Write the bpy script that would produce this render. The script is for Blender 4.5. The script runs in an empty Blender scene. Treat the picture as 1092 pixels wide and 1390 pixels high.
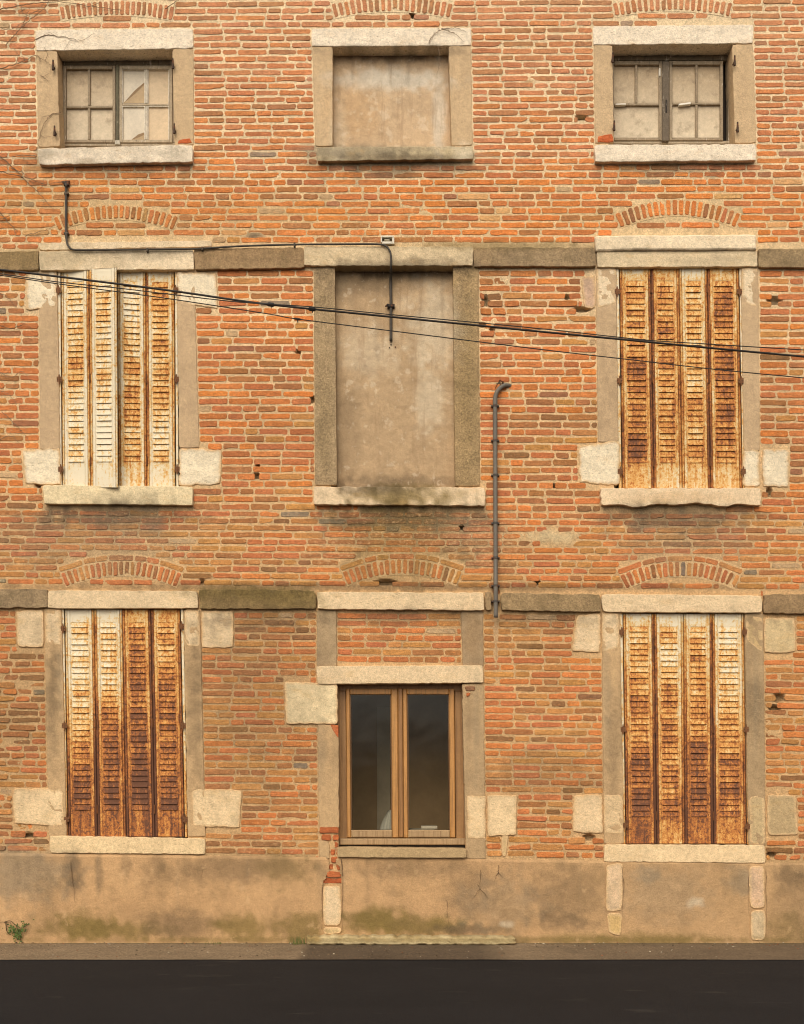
import bpy, math, random
import numpy as np

# ------------------------------------------------------------------ scene frame
# Facade lies in the plane y = 0, the street is at y < 0, ground at z = 0.  1 m = 158 survey units.
S, D, HC, CX, HY = 158.0, 10.0, 1.58, 546.0, 1030.0
scene = bpy.context.scene
COL = scene.collection
rng = random.Random(11)
NR = np.random.RandomState(5)


def W(px, py, Y=0.0):
    """Survey drawing coordinates (taken 10 m from the wall) -> world, for something at depth Y."""
    k = (D + Y) / D
    return ((px - CX) / S * k, Y, HC + (HY - py) / S * k)


def Wn(px, py, Y):
    k = (D + Y) / D
    return np.stack([(px - CX) / S * k, Y + 0 * px, HC + (HY - py) / S * k], -1)


def lin(r, g, b):
    f = lambda c: (c / 255 / 12.92) if c / 255 <= 0.04045 else ((c / 255 + 0.055) / 1.055) ** 2.4
    return np.array([f(r), f(g), f(b)])


# ------------------------------------------------------------------ noise
def _h(ix, iy, seed):
    v = (ix.astype(np.int64) * 374761393 + iy.astype(np.int64) * 668265263 + int(seed) * 974711) & 0xFFFFFFFF
    v = ((v ^ (v >> 13)) * 1274126177) & 0xFFFFFFFF
    v = (v ^ (v >> 16)) & 0xFFFFFFFF
    return v / 4294967295.0


def vnoise(x, y, seed=0, octv=3):
    x = np.asarray(x, float); y = np.asarray(y, float)
    out = 0; amp = 1; tot = 0
    for o in range(octv):
        ix = np.floor(x); iy = np.floor(y); fx = x - ix; fy = y - iy
        fx = fx * fx * (3 - 2 * fx); fy = fy * fy * (3 - 2 * fy)
        a = _h(ix, iy, seed + o); b = _h(ix + 1, iy, seed + o); c = _h(ix, iy + 1, seed + o); d = _h(ix + 1, iy + 1, seed + o)
        out = out + amp * ((a * (1 - fx) + b * fx) * (1 - fy) + (c * (1 - fx) + d * fx) * fy)
        tot += amp; amp *= 0.5; x = x * 2.03 + 7.1; y = y * 2.03 + 3.7
    return out / tot


def n1(t, seed, octv=3):
    return vnoise(np.asarray(t, float), np.zeros_like(np.asarray(t, float)) + 0.37, seed, octv)


# ------------------------------------------------------------------ grime from rain, moss and soot, and darker bands below sills and lintels
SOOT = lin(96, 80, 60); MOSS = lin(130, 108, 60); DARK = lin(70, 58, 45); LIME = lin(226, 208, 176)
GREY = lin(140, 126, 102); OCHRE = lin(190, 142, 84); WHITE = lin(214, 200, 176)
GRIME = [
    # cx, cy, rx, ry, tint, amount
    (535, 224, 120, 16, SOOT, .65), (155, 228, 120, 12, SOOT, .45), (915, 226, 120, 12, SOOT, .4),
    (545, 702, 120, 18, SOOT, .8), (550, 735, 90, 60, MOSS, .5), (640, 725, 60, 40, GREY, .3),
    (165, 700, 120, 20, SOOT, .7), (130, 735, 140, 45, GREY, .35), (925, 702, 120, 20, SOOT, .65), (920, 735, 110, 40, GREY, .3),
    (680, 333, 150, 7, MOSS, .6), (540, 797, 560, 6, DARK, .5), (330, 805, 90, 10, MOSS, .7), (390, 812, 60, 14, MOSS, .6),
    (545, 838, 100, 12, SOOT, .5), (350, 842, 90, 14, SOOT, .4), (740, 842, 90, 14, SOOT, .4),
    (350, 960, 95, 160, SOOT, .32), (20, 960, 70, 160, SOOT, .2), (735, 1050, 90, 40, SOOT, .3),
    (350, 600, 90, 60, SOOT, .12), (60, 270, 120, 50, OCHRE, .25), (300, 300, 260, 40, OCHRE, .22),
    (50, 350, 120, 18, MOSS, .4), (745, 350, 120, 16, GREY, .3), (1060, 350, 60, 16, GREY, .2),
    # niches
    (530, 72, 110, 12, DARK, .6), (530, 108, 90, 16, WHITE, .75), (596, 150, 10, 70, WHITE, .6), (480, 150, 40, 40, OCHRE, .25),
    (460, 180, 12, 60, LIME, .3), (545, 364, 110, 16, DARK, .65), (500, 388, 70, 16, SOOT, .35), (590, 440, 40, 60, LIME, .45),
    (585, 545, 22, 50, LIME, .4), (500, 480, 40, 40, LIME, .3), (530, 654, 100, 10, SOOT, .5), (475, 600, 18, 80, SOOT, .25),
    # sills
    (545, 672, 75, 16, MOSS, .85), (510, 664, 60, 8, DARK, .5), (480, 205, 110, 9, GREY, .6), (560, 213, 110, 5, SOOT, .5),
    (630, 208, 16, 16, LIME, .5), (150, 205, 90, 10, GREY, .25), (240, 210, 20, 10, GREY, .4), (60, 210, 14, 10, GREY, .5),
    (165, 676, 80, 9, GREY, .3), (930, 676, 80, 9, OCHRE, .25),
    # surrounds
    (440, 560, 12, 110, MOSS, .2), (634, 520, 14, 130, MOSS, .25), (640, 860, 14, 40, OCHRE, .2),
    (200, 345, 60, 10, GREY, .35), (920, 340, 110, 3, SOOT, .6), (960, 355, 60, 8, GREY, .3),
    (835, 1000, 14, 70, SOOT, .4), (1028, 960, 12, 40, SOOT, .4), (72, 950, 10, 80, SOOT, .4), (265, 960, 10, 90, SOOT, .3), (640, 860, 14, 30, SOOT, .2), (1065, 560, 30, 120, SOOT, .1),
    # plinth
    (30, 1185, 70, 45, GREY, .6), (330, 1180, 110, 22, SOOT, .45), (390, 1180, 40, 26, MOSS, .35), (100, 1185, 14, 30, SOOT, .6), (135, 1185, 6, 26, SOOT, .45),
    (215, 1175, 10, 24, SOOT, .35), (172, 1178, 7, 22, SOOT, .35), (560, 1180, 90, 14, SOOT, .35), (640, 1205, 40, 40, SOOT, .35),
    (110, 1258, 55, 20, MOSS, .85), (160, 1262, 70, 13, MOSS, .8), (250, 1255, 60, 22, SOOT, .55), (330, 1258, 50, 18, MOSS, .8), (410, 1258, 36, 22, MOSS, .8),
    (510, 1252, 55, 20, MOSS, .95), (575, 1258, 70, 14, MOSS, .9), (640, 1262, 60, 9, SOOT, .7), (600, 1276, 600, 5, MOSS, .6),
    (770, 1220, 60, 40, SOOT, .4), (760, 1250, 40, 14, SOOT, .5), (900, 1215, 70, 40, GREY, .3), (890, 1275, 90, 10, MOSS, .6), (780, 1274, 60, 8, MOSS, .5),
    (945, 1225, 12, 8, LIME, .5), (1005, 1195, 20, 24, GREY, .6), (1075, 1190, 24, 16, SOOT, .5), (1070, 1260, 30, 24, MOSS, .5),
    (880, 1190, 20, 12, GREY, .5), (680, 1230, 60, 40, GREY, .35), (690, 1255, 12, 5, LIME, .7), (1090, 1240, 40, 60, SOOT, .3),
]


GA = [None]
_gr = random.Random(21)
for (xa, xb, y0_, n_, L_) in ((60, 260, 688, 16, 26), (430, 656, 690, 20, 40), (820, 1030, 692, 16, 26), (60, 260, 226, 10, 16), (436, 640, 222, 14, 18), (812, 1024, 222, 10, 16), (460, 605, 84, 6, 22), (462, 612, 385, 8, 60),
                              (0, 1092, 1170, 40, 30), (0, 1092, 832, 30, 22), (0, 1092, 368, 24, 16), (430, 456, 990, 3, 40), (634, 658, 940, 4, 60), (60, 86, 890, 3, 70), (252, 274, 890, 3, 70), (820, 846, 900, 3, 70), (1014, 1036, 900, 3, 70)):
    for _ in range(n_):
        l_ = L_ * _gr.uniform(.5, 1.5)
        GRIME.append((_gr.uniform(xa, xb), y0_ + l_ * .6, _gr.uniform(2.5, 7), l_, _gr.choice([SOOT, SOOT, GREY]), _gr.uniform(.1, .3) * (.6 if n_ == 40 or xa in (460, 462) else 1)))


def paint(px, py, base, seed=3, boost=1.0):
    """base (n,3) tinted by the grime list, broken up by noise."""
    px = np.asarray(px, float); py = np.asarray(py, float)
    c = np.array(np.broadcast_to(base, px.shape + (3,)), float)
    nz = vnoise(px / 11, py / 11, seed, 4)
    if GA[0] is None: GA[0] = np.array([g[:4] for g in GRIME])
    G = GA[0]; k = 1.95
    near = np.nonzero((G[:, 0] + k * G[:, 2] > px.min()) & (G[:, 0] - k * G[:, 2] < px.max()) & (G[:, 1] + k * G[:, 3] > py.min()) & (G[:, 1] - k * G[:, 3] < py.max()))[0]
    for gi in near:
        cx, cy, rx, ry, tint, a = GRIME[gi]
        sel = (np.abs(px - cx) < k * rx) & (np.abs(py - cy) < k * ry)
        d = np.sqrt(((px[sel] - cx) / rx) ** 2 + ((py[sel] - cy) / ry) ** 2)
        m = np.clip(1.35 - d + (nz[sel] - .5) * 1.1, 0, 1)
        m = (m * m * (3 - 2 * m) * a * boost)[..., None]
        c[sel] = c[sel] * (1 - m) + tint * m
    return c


# ------------------------------------------------------------------ materials
def mat(name):
    m = bpy.data.materials.new(name); m.use_nodes = True
    nt = m.node_tree
    return m, nt, nt.nodes['Principled BSDF']


def node(nt, typ, **kw):
    n = nt.nodes.new(typ)
    for k, v in kw.items():
        if k.startswith('i_'):
            n.inputs[k[2:].replace('_', ' ')].default_value = v
        else:
            setattr(n, k, v)
    return n


def noise_fac(nt, scale, detail=4, rough=.6, stretch=(1, 1, 1), off=0.0):
    tc = node(nt, 'ShaderNodeTexCoord'); mp = node(nt, 'ShaderNodeMapping')
    mp.inputs['Scale'].default_value = stretch; mp.inputs['Location'].default_value = (off, off * .7, off * 1.3)
    nt.links.new(tc.outputs['Object'], mp.inputs['Vector'])
    n = node(nt, 'ShaderNodeTexNoise'); n.inputs['Scale'].default_value = scale; n.inputs['Detail'].default_value = detail
    n.inputs['Roughness'].default_value = rough
    nt.links.new(mp.outputs['Vector'], n.inputs['Vector'])
    return n.outputs['Fac']


def maprange(nt, src, a, b, c=0.0, d=1.0, smooth=True):
    n = node(nt, 'ShaderNodeMapRange'); n.clamp = True
    if smooth: n.interpolation_type = 'SMOOTHSTEP'
    for i, v in zip(('From Min', 'From Max', 'To Min', 'To Max'), (a, b, c, d)): n.inputs[i].default_value = v
    nt.links.new(src, n.inputs['Value']); return n.outputs['Result']


def mix(nt, fac, a, b, mode='MIX'):
    n = node(nt, 'ShaderNodeMix'); n.data_type = 'RGBA'; n.blend_type = mode
    if isinstance(fac, float): n.inputs[0].default_value = fac
    else: nt.links.new(fac, n.inputs[0])
    for idx, s in ((6, a), (7, b)):
        if isinstance(s, (tuple, list, np.ndarray)): n.inputs[idx].default_value = (s[0], s[1], s[2], 1)
        else: nt.links.new(s, n.inputs[idx])
    return n.outputs[2]


def math_(nt, op, a, b):
    n = node(nt, 'ShaderNodeMath'); n.operation = op
    for i, s in enumerate((a, b)):
        if isinstance(s, (int, float)): n.inputs[i].default_value = s
        else: nt.links.new(s, n.inputs[i])
    return n.outputs[0]


def weathered(name, rough=.92, mott=((18, .35), (90, .3)), overlays=(), bumps=((70, .006),), spec=.2, smear=None, st0=(1, 1, 1)):
    """Colour from the attribute Col, mottled at several scales, with overlay tints and bump."""
    m, nt, p = mat(name)
    at = node(nt, 'ShaderNodeAttribute', attribute_name='Col')
    c = at.outputs['Color']
    for k, (sc, amt) in enumerate(mott):
        f = maprange(nt, noise_fac(nt, sc, 5, .68, st0 if k < 2 else (1, 1, 1), off=k * 3.1), .28, .72, 1 - amt, 1 + amt * .6, False)
        cb = node(nt, 'ShaderNodeCombineColor')
        for i in range(3): nt.links.new(f, cb.inputs[i])
        c = mix(nt, 1.0, c, cb.outputs[0], 'MULTIPLY')
    for k, (tint, sc, th, soft, amt, st) in enumerate(overlays):
        f = noise_fac(nt, sc, 6, .62, st, off=11.3 * (k + 1))
        if smear is not None and k == 0: f = math_(nt, 'ADD', f, at.outputs['Alpha'])
        c = mix(nt, maprange(nt, f, th - soft, th + soft, 0, amt), c, tint)
    nt.links.new(c, p.inputs['Base Color'])
    p.inputs['Roughness'].default_value = rough
    p.inputs['Specular IOR Level'].default_value = spec
    prev = None
    for k, (sc, dist) in enumerate(bumps):
        b = node(nt, 'ShaderNodeBump'); b.inputs['Strength'].default_value = 1; b.inputs['Distance'].default_value = dist
        nt.links.new(noise_fac(nt, sc, 6, .65, off=5.7 * k), b.inputs['Height'])
        if prev is not None: nt.links.new(prev, b.inputs['Normal'])
        prev = b.outputs['Normal']
    if prev is not None: nt.links.new(prev, p.inputs['Normal'])
    return m


one = (1, 1, 1)
M_BRICK = weathered('fired_brick', mott=((9, .24), (38, .34), (130, .34)), smear=True, st0=(1, 1, 2.2),
                    overlays=((lin(224, 180, 128), 30, .69, .14, .62, (1, 1, 1.6)), (lin(112, 78, 54), 48, .64, .1, .5, (1, 1, 2)), (lin(226, 140, 72), 22, .64, .08, .4, (1, 1, 2))),
                    bumps=((40, .005), (160, .003)))
M_MORTAR = weathered('lime_mortar', mott=((12, .22), (60, .36), (150, .4)),
                     overlays=((lin(160, 126, 86), 22, .66, .1, .4, one), (lin(110, 88, 62), 120, .72, .05, .5, one)), bumps=((60, .005), (220, .003)))
M_STONE = weathered('limestone', mott=((5, .14), (36, .2), (130, .3)),
                    overlays=((lin(206, 164, 104), 6, .64, .12, .3, (1, 1, 2)), (lin(132, 104, 70), 34, .63, .04, .6, (1, 1, 4.5)), (lin(112, 94, 70), 16, .7, .06, .4, one)),
                    bumps=((26, .007), (110, .004)))
M_RENDER = weathered('cement_render', mott=((4, .14), (30, .16), (150, .34)),
                     overlays=((lin(118, 96, 70), 5, .64, .12, .4, (1, 1, .35)), (lin(205, 175, 132), 14, .7, .06, .35, one), (lin(84, 70, 54), 150, .71, .04, .5, one)),
                     bumps=((50, .004), (200, .003)))
M_CONC = weathered('mossy_concrete', mott=((5, .3), (50, .36), (130, .55)),
                   overlays=((lin(122, 102, 68), 9, .6, .12, .45, one), (lin(190, 166, 124), 95, .66, .05, .45, one), (lin(96, 80, 58), 130, .66, .05, .5, one)),
                   bumps=((60, .008), (230, .006)))
M_PLASTER = weathered('old_plaster', mott=((3, .14), (14, .16), (140, .24)),
                      overlays=((lin(222, 202, 172), 9, .6, .025, .3, one), (lin(150, 120, 88), 16, .6, .05, .3, (1, 1, .1)), (lin(110, 86, 62), 70, .7, .02, .4, (.3, 1, 1)), (lin(205, 186, 156), 34, .66, .05, .35, (1, 1, .5)), (lin(120, 96, 70), 7, .66, .1, .35, (1, 1, .5))),
                      bumps=((20, .005), (160, .002)))
M_PLINTH = weathered('stained_plinth_render', mott=((2.2, .14), (14, .15), (130, .28)),
                     overlays=((lin(132, 106, 72), 3.2, .6, .13, .5, (1, 1, .8)), (lin(206, 168, 122), 8, .66, .07, .4, one), (lin(96, 78, 56), 110, .71, .05, .5, one)),
                     bumps=((9, .006), (60, .005), (230, .003)))
M_ASPH = weathered('pavement_asphalt', mott=((1.5, .2), (40, .35), (140, .7)),
                   overlays=((lin(190, 172, 140), 170, .68, .03, .7, one), (lin(60, 52, 44), 60, .6, .08, .5, one)), bumps=((150, .01), (300, .006)))
M_ROAD = weathered('road_asphalt', rough=.85, mott=((.8, .25), (30, .2), (260, .5)),
                   overlays=((lin(96, 90, 82), 150, .66, .03, .6, one), (lin(28, 27, 26), 1.6, .56, .1, .6, (.4, 1, 1)), (lin(74, 68, 60), 5, .66, .05, .4, (.3, 1, 1))), bumps=((150, .008), (300, .006)))
M_GREYWOOD = weathered('weathered_paintwork', rough=.8, mott=((30, .25), (150, .3)),
                       overlays=((lin(206, 190, 166), 40, .64, .05, .75, (1, 1, .25)), (lin(62, 54, 46), 30, .64, .07, .6, (1, 1, .2))), bumps=((120, .004),))
M_OAK = weathered('varnished_wood', rough=.5, mott=((10, .12), (60, .12)), spec=.4,
                  overlays=((lin(104, 70, 34), 26, .56, .1, .5, (3, 3, .08)), (lin(186, 138, 80), 60, .64, .06, .4, (3, 3, .06))), bumps=((90, .0015),))
M_IRON = weathered('rusty_iron', rough=.75, mott=((60, .35),), overlays=((lin(120, 70, 36), 40, .58, .1, .7, one),), bumps=((120, .002),))
M_RUBBER = weathered('cable_sheath', rough=.6, mott=((30, .25),), bumps=())
M_PVC = weathered('grey_pipe', rough=.55, mott=((8, .15), (60, .12)), overlays=((lin(150, 126, 96), 9, .6, .1, .4, (1, 1, .4)),), bumps=((60, .001),))
M_TWIG = weathered('dry_bark', mott=((60, .3),), bumps=())
M_LEAF = weathered('leaf_green', rough=.6, mott=((60, .3),), bumps=())
M_PANE = weathered('dusty_glass', rough=.5, spec=.15, mott=((3, .12), (26, .16), (120, .1)),
                   overlays=((lin(214, 192, 160), 38, .6, .06, .3, (1, 1, .8)), (lin(110, 88, 62), 12, .62, .1, .4, one)), bumps=((85, .0022),))
M_BOARD = weathered('faded_card', rough=.8, mott=((4, .14), (30, .12), (120, .1)), bumps=())
M_INNER = weathered('dim_interior', mott=((3, .2),), bumps=())
M_CLOTH = weathered('pale_cloth', mott=((60, .1),), bumps=())


def rusty_paint():
    m, nt, p = mat('rusting_cream_paint')
    at = node(nt, 'ShaderNodeAttribute', attribute_name='Col')
    sep = node(nt, 'ShaderNodeSeparateColor'); nt.links.new(at.outputs['Color'], sep.inputs[0])
    f = sep.outputs[0]
    for sc, amt, st, off in ((7, .42, (1.6, 1, .35), 0), (30, .42, (1, 1, .6), 4), (90, .42, one, 9), (200, .3, one, 2)):
        f = math_(nt, 'ADD', f, math_(nt, 'MULTIPLY', math_(nt, 'SUBTRACT', noise_fac(nt, sc, 4, .6, st, off), .5), amt * 1.35))
    f = math_(nt, 'ADD', f, .075)
    # hard-edged flakes and thin vertical runs
    for sc, st, off, lo, hi, amt in ((42, (1, 1, .8), 21, .53, .57, .2), (95, one, 33, .56, .6, .16), (55, (1, 1, .06), 15, .5, .62, .17)):
        f = math_(nt, 'ADD', f, math_(nt, 'SUBTRACT', maprange(nt, noise_fac(nt, sc, 5, .6, st, off), lo, hi, 0, amt), amt * .4))
    r = node(nt, 'ShaderNodeValToRGB'); nt.links.new(f, r.inputs[0])
    stops = [(0, (226, 210, 178)), (.14, (223, 199, 154)), (.27, (218, 182, 124)), (.38, (218, 168, 98)), (.5, (204, 142, 76)), (.64, (186, 118, 64)), (.78, (152, 94, 56)), (.9, (124, 82, 58)), (1, (106, 72, 54))]
    e = r.color_ramp.elements
    while len(e) < len(stops): e.new(.5)
    for x, (pos, c) in zip(e, stops):
        x.position = pos; l = lin(*c); x.color = (l[0], l[1], l[2], 1)
    # shade of creases and slat undersides is painted in by the blue channel
    c = mix(nt, sep.outputs[2], r.outputs[0], lin(70, 44, 28))
    nt.links.new(c, p.inputs['Base Color'])
    nt.links.new(maprange(nt, f, .1, .6, .5, .9), p.inputs['Roughness'])
    p.inputs['Specular IOR Level'].default_value = .08
    b = node(nt, 'ShaderNodeBump'); b.inputs['Distance'].default_value = .004; b.inputs['Strength'].default_value = .8
    nt.links.new(f, b.inputs['Height']); nt.links.new(b.outputs[0], p.inputs['Normal'])
    return m


M_RUST = rusty_paint()


def glass_mat():
    m = bpy.data.materials.new('window_glass'); m.use_nodes = True; nt = m.node_tree; nt.nodes.clear()
    out = node(nt, 'ShaderNodeOutputMaterial'); tr = node(nt, 'ShaderNodeBsdfTransparent'); gl = node(nt, 'ShaderNodeBsdfGlossy')
    tr.inputs[0].default_value = (.9, .86, .76, 1); gl.inputs['Roughness'].default_value = .03; gl.inputs[0].default_value = (.9, .85, .75, 1)
    fr = node(nt, 'ShaderNodeFresnel'); fr.inputs[0].default_value = 1.45
    b = node(nt, 'ShaderNodeBump'); b.inputs['Distance'].default_value = .003; nt.links.new(noise_fac(nt, 3.0, 2, .5), b.inputs['Height'])
    nt.links.new(b.outputs[0], gl.inputs['Normal'])
    mx = node(nt, 'ShaderNodeMixShader'); nt.links.new(fr.outputs[0], mx.inputs[0]); nt.links.new(tr.outputs[0], mx.inputs[1]); nt.links.new(gl.outputs[0], mx.inputs[2])
    nt.links.new(mx.outputs[0], out.inputs[0]); return m


M_GLASS = glass_mat()


# ------------------------------------------------------------------ mesh building
class MB:
    def __init__(s): s.v = []; s.f = []; s.c = []; s.m = []; s.n = 0

    def add(s, verts, faces, cols, mi=0):
        verts = np.asarray(verts, float).reshape(-1, 3); k = len(verts)
        cols = np.asarray(cols, float)
        if cols.ndim == 1: cols = np.broadcast_to(cols, (k, len(cols)))
        if cols.shape[1] == 3: cols = np.concatenate([cols, np.zeros((k, 1))], 1)
        s.v.append(verts); s.c.append(cols)
        s.f.extend([tuple(i + s.n for i in f) for f in faces]); s.m.extend([mi] * len(faces)); s.n += k

    def build(s, name, mats, parent=None, smooth=False):
        me = bpy.data.meshes.new(name)
        v = np.concatenate(s.v); me.from_pydata(v.tolist(), [], s.f); me.update()
        if not isinstance(mats, (list, tuple)): mats = [mats]
        for m in mats: me.materials.append(m)
        a = me.attributes.new('Col', 'FLOAT_COLOR', 'POINT'); a.data.foreach_set('color', np.concatenate(s.c).astype(np.float32).ravel())
        me.polygons.foreach_set('material_index', np.array(s.m, np.int32))
        if smooth: me.polygons.foreach_set('use_smooth', np.ones(len(s.f), bool))
        o = bpy.data.objects.new(name, me); COL.objects.link(o)
        if parent is not None: o.parent = parent
        return o


def empty(name, parent=None, loc=(0, 0, 0), label=None, cat=None, group=None):
    o = bpy.data.objects.new(name, None); COL.objects.link(o); o.location = loc; o.empty_display_size = .2
    if parent is not None: o.parent = parent
    tag(o, label, cat, group); return o


def tag(o, label=None, cat=None, group=None, kind=None):
    for k, v in (('label', label), ('category', cat), ('group', group), ('kind', kind)):
        if v: o[k] = v
    return o


def gridfaces(nu, nv, base=0):
    """quads of an nv x nu vertex grid (row 0 on top, seen from -y)"""
    i = np.arange(nv - 1)[:, None] * nu + np.arange(nu - 1)[None, :] + base
    return np.stack([i, i + nu, i + nu + 1, i + 1], -1).reshape(-1, 4)


EX = []      # polygons in survey units that bricks stay out of
OPEN = []    # openings cut through the wall


def q(x0, y0, x1, y1, lean=0.0, tilt=0.0):
    """quad TL TR BR BL; lean = how far the bottom lies right of the top, tilt = how far right end lies below left"""
    return [(x0, y0), (x1, y0 + tilt), (x1 + lean, y1 + tilt), (x0 + lean, y1)]


def inset(poly, d):
    cx = sum(p[0] for p in poly) / len(poly); cy = sum(p[1] for p in poly) / len(poly)
    return [(x - d * math.copysign(1, x - cx), y - d * math.copysign(1, y - cy)) for x, y in poly]


SEED = [100]


def slab(name, parent, quad, y0, y1, m, base, chip=.004, res=.022, bump=.003, bottom=None, bevel=.0045, ex=-.6, corner=.004, alpha=0.0, into=None, boost=1.0):
    """A worked stone or render block: gridded front face with worn arrises, sides running back to y1."""
    SEED[0] += 17; sd = SEED[0]
    (ax, ay), (bx, by), (cx, cy), (dx, dy) = quad
    w = math.hypot(bx - ax, by - ay); h = math.hypot(dx - ax, dy - ay)
    nx = max(3, int(w / S / res)); nz = max(3, int(h / S / res))
    bu = min(.2, bevel * S / w); bv = min(.2, bevel * S / h)
    u = np.concatenate([[0, bu * .35], np.linspace(bu, 1 - bu, nx), [1 - bu * .35, 1]]); v = np.concatenate([[0, bv * .35], np.linspace(bv, 1 - bv, nz), [1 - bv * .35, 1]])
    U, V = np.meshgrid(u, v)
    cp = chip * S
    def edge(t, L, k):
        e = np.clip(n1(t * L / 6, sd + k, 4) - .42, 0, 1) * 3.4 * cp
        return e + corner * S * (np.exp(-t * L / 2.2) + np.exp(-(1 - t) * L / 2.2))
    eL = edge(V, h, 1) / w; eR = edge(V, h, 2) / w; eT = edge(U, w, 3) / h; eB = edge(U, w, 4) / h
    if bottom is not None: eB = eB + bottom(U) / h
    u2 = U + eL * (1 - U) - eR * U; v2 = V + eT * (1 - V) - eB * V
    px = (ax * (1 - u2) + bx * u2) * (1 - v2) + (dx * (1 - u2) + cx * u2) * v2
    py = (ay * (1 - u2) + by * u2) * (1 - v2) + (dy * (1 - u2) + cy * u2) * v2
    P = Wn(px, py, y0)
    db = np.minimum(np.minimum(U * w, (1 - U) * w), np.minimum(V * h, (1 - V) * h)) / S
    P[..., 1] = y0 + bump * 2 * (vnoise(px / 9, py / 9, sd, 3) - .5) + bevel * np.clip(1 - db / bevel, 0, 1) ** 2
    nu, nv = len(u), len(v)
    verts = P.reshape(-1, 3); faces = [tuple(f) for f in gridfaces(nu, nv)]
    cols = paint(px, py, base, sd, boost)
    if 'block' in name:
        k_ = np.clip(1.25 - db * S / 1.6 + (vnoise(px / 3, py / 3, sd + 5, 2) - .5) * 1.2, 0, 1)[..., None]; cols = cols * (1 - k_) + lin(222, 184, 134) * k_
    cols = cols.reshape(-1, 3)
    loop = [j for j in range(nu)] + [r * nu + nu - 1 for r in range(1, nv)] + [(nv - 1) * nu + j for j in range(nu - 2, -1, -1)] + [r * nu for r in range(nv - 2, 0, -1)]
    nb = len(verts); back = verts[loop].copy(); back[:, 1] = y1
    L = len(loop)
    faces += [(loop[i], loop[(i + 1) % L], nb + (i + 1) % L, nb + i) for i in range(L)]
    faces.append(tuple(nb + i for i in range(L)))
    mb = into or MB()
    mb.add(np.concatenate([verts, back]), faces, np.concatenate([np.concatenate([cols, cols[loop] * .9]), np.full((nb + L, 1), alpha)], 1))
    if ex is not None: EX.append(inset(quad, ex))
    if into is None: return mb.build(name, m, parent)


def box(mb, x0, y0, x1, y1, Yf, Yb, col, bev=.003, mi=0, quad=None):
    """A bar in survey units as it appears at depth Yf, running back to Yb, with an eased front edge."""
    Q = quad or [(x0, y0), (x1, y0), (x1, y1), (x0, y1)]
    cx = sum(p[0] for p in Q) / 4; cy = sum(p[1] for p in Q) / 4
    f = [np.array(W(x, y, Yf)) for x, y in Q]; c = np.array(W(cx, cy, Yf))
    fr = []
    for p in f:
        d = p - c; fr.append(p - np.array([math.copysign(min(bev, abs(d[0]) * .4), d[0]), 0, math.copysign(min(bev, abs(d[2]) * .4), d[2])]))
    md = [p + np.array([0, bev, 0]) for p in f]; bk = [np.array([p[0], Yb, p[2]]) for p in f]
    V = fr + md + bk; F = [(0, 3, 2, 1)]
    for i in range(4):
        j = (i + 1) % 4
        F += [(i, j, 4 + j, 4 + i), (4 + i, 4 + j, 8 + j, 8 + i)]
    F.append((8, 9, 10, 11))
    mb.add(V, F, np.asarray(col), mi)


def tube(mb, pts, r, col, sides=8, mi=0, caps=True):
    pts = [np.array(p, float) for p in pts]; n = len(pts)
    rr = r if hasattr(r, '__len__') else [r] * n
    V = []; F = []
    for i, p in enumerate(pts):
        t = pts[min(i + 1, n - 1)] - pts[max(i - 1, 0)]; t /= (np.linalg.norm(t) + 1e-9)
        up = np.array([0, 1, 0]) if abs(t[1]) < .9 else np.array([1, 0, 0])
        a = np.cross(t, up); a /= np.linalg.norm(a); b = np.cross(t, a)
        for k in range(sides):
            th = 2 * math.pi * k / sides; V.append(p + rr[i] * (math.cos(th) * a + math.sin(th) * b))
    for i in range(n - 1):
        for k in range(sides):
            k2 = (k + 1) % sides
            F.append((i * sides + k, i * sides + k2, (i + 1) * sides + k2, (i + 1) * sides + k))
    if caps: F += [tuple(range(sides - 1, -1, -1)), tuple((n - 1) * sides + k for k in range(sides))]
    mb.add(V, F, np.asarray(col), mi)


def smooth_path(pts, n=8):
    """Catmull-Rom through 3-D points"""
    P = [np.array(p, float) for p in pts]; P = [2 * P[0] - P[1]] + P + [2 * P[-1] - P[-2]]; out = []
    for i in range(1, len(P) - 2):
        for k in range(n):
            t = k / n
            out.append(.5 * (2 * P[i] + (P[i + 1] - P[i - 1]) * t + (2 * P[i - 1] - 5 * P[i] + 4 * P[i + 1] - P[i + 2]) * t * t + (3 * P[i] - P[i - 1] - 3 * P[i + 1] + P[i + 2]) * t ** 3))
    out.append(P[-2]); return out


# ------------------------------------------------------------------ the building
B = empty('brick_building', label='weathered three storey orange brick building with stone window surrounds and rusty shutters', cat='building')
PALE1 = lin(243, 223, 193); PALE2 = lin(236, 211, 172); PALE3 = lin(231, 201, 157)
TAN1 = lin(208, 176, 134); TAN2 = lin(202, 170, 130); TAN3 = lin(202, 166, 120)
CONC = lin(184, 152, 110); WHITISH = lin(242, 222, 186)


def opening(quad):
    OPEN.append(quad)


# ---- top floor
def sash_window(parent, x0, x1, y0, y1, lean): pass


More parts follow.
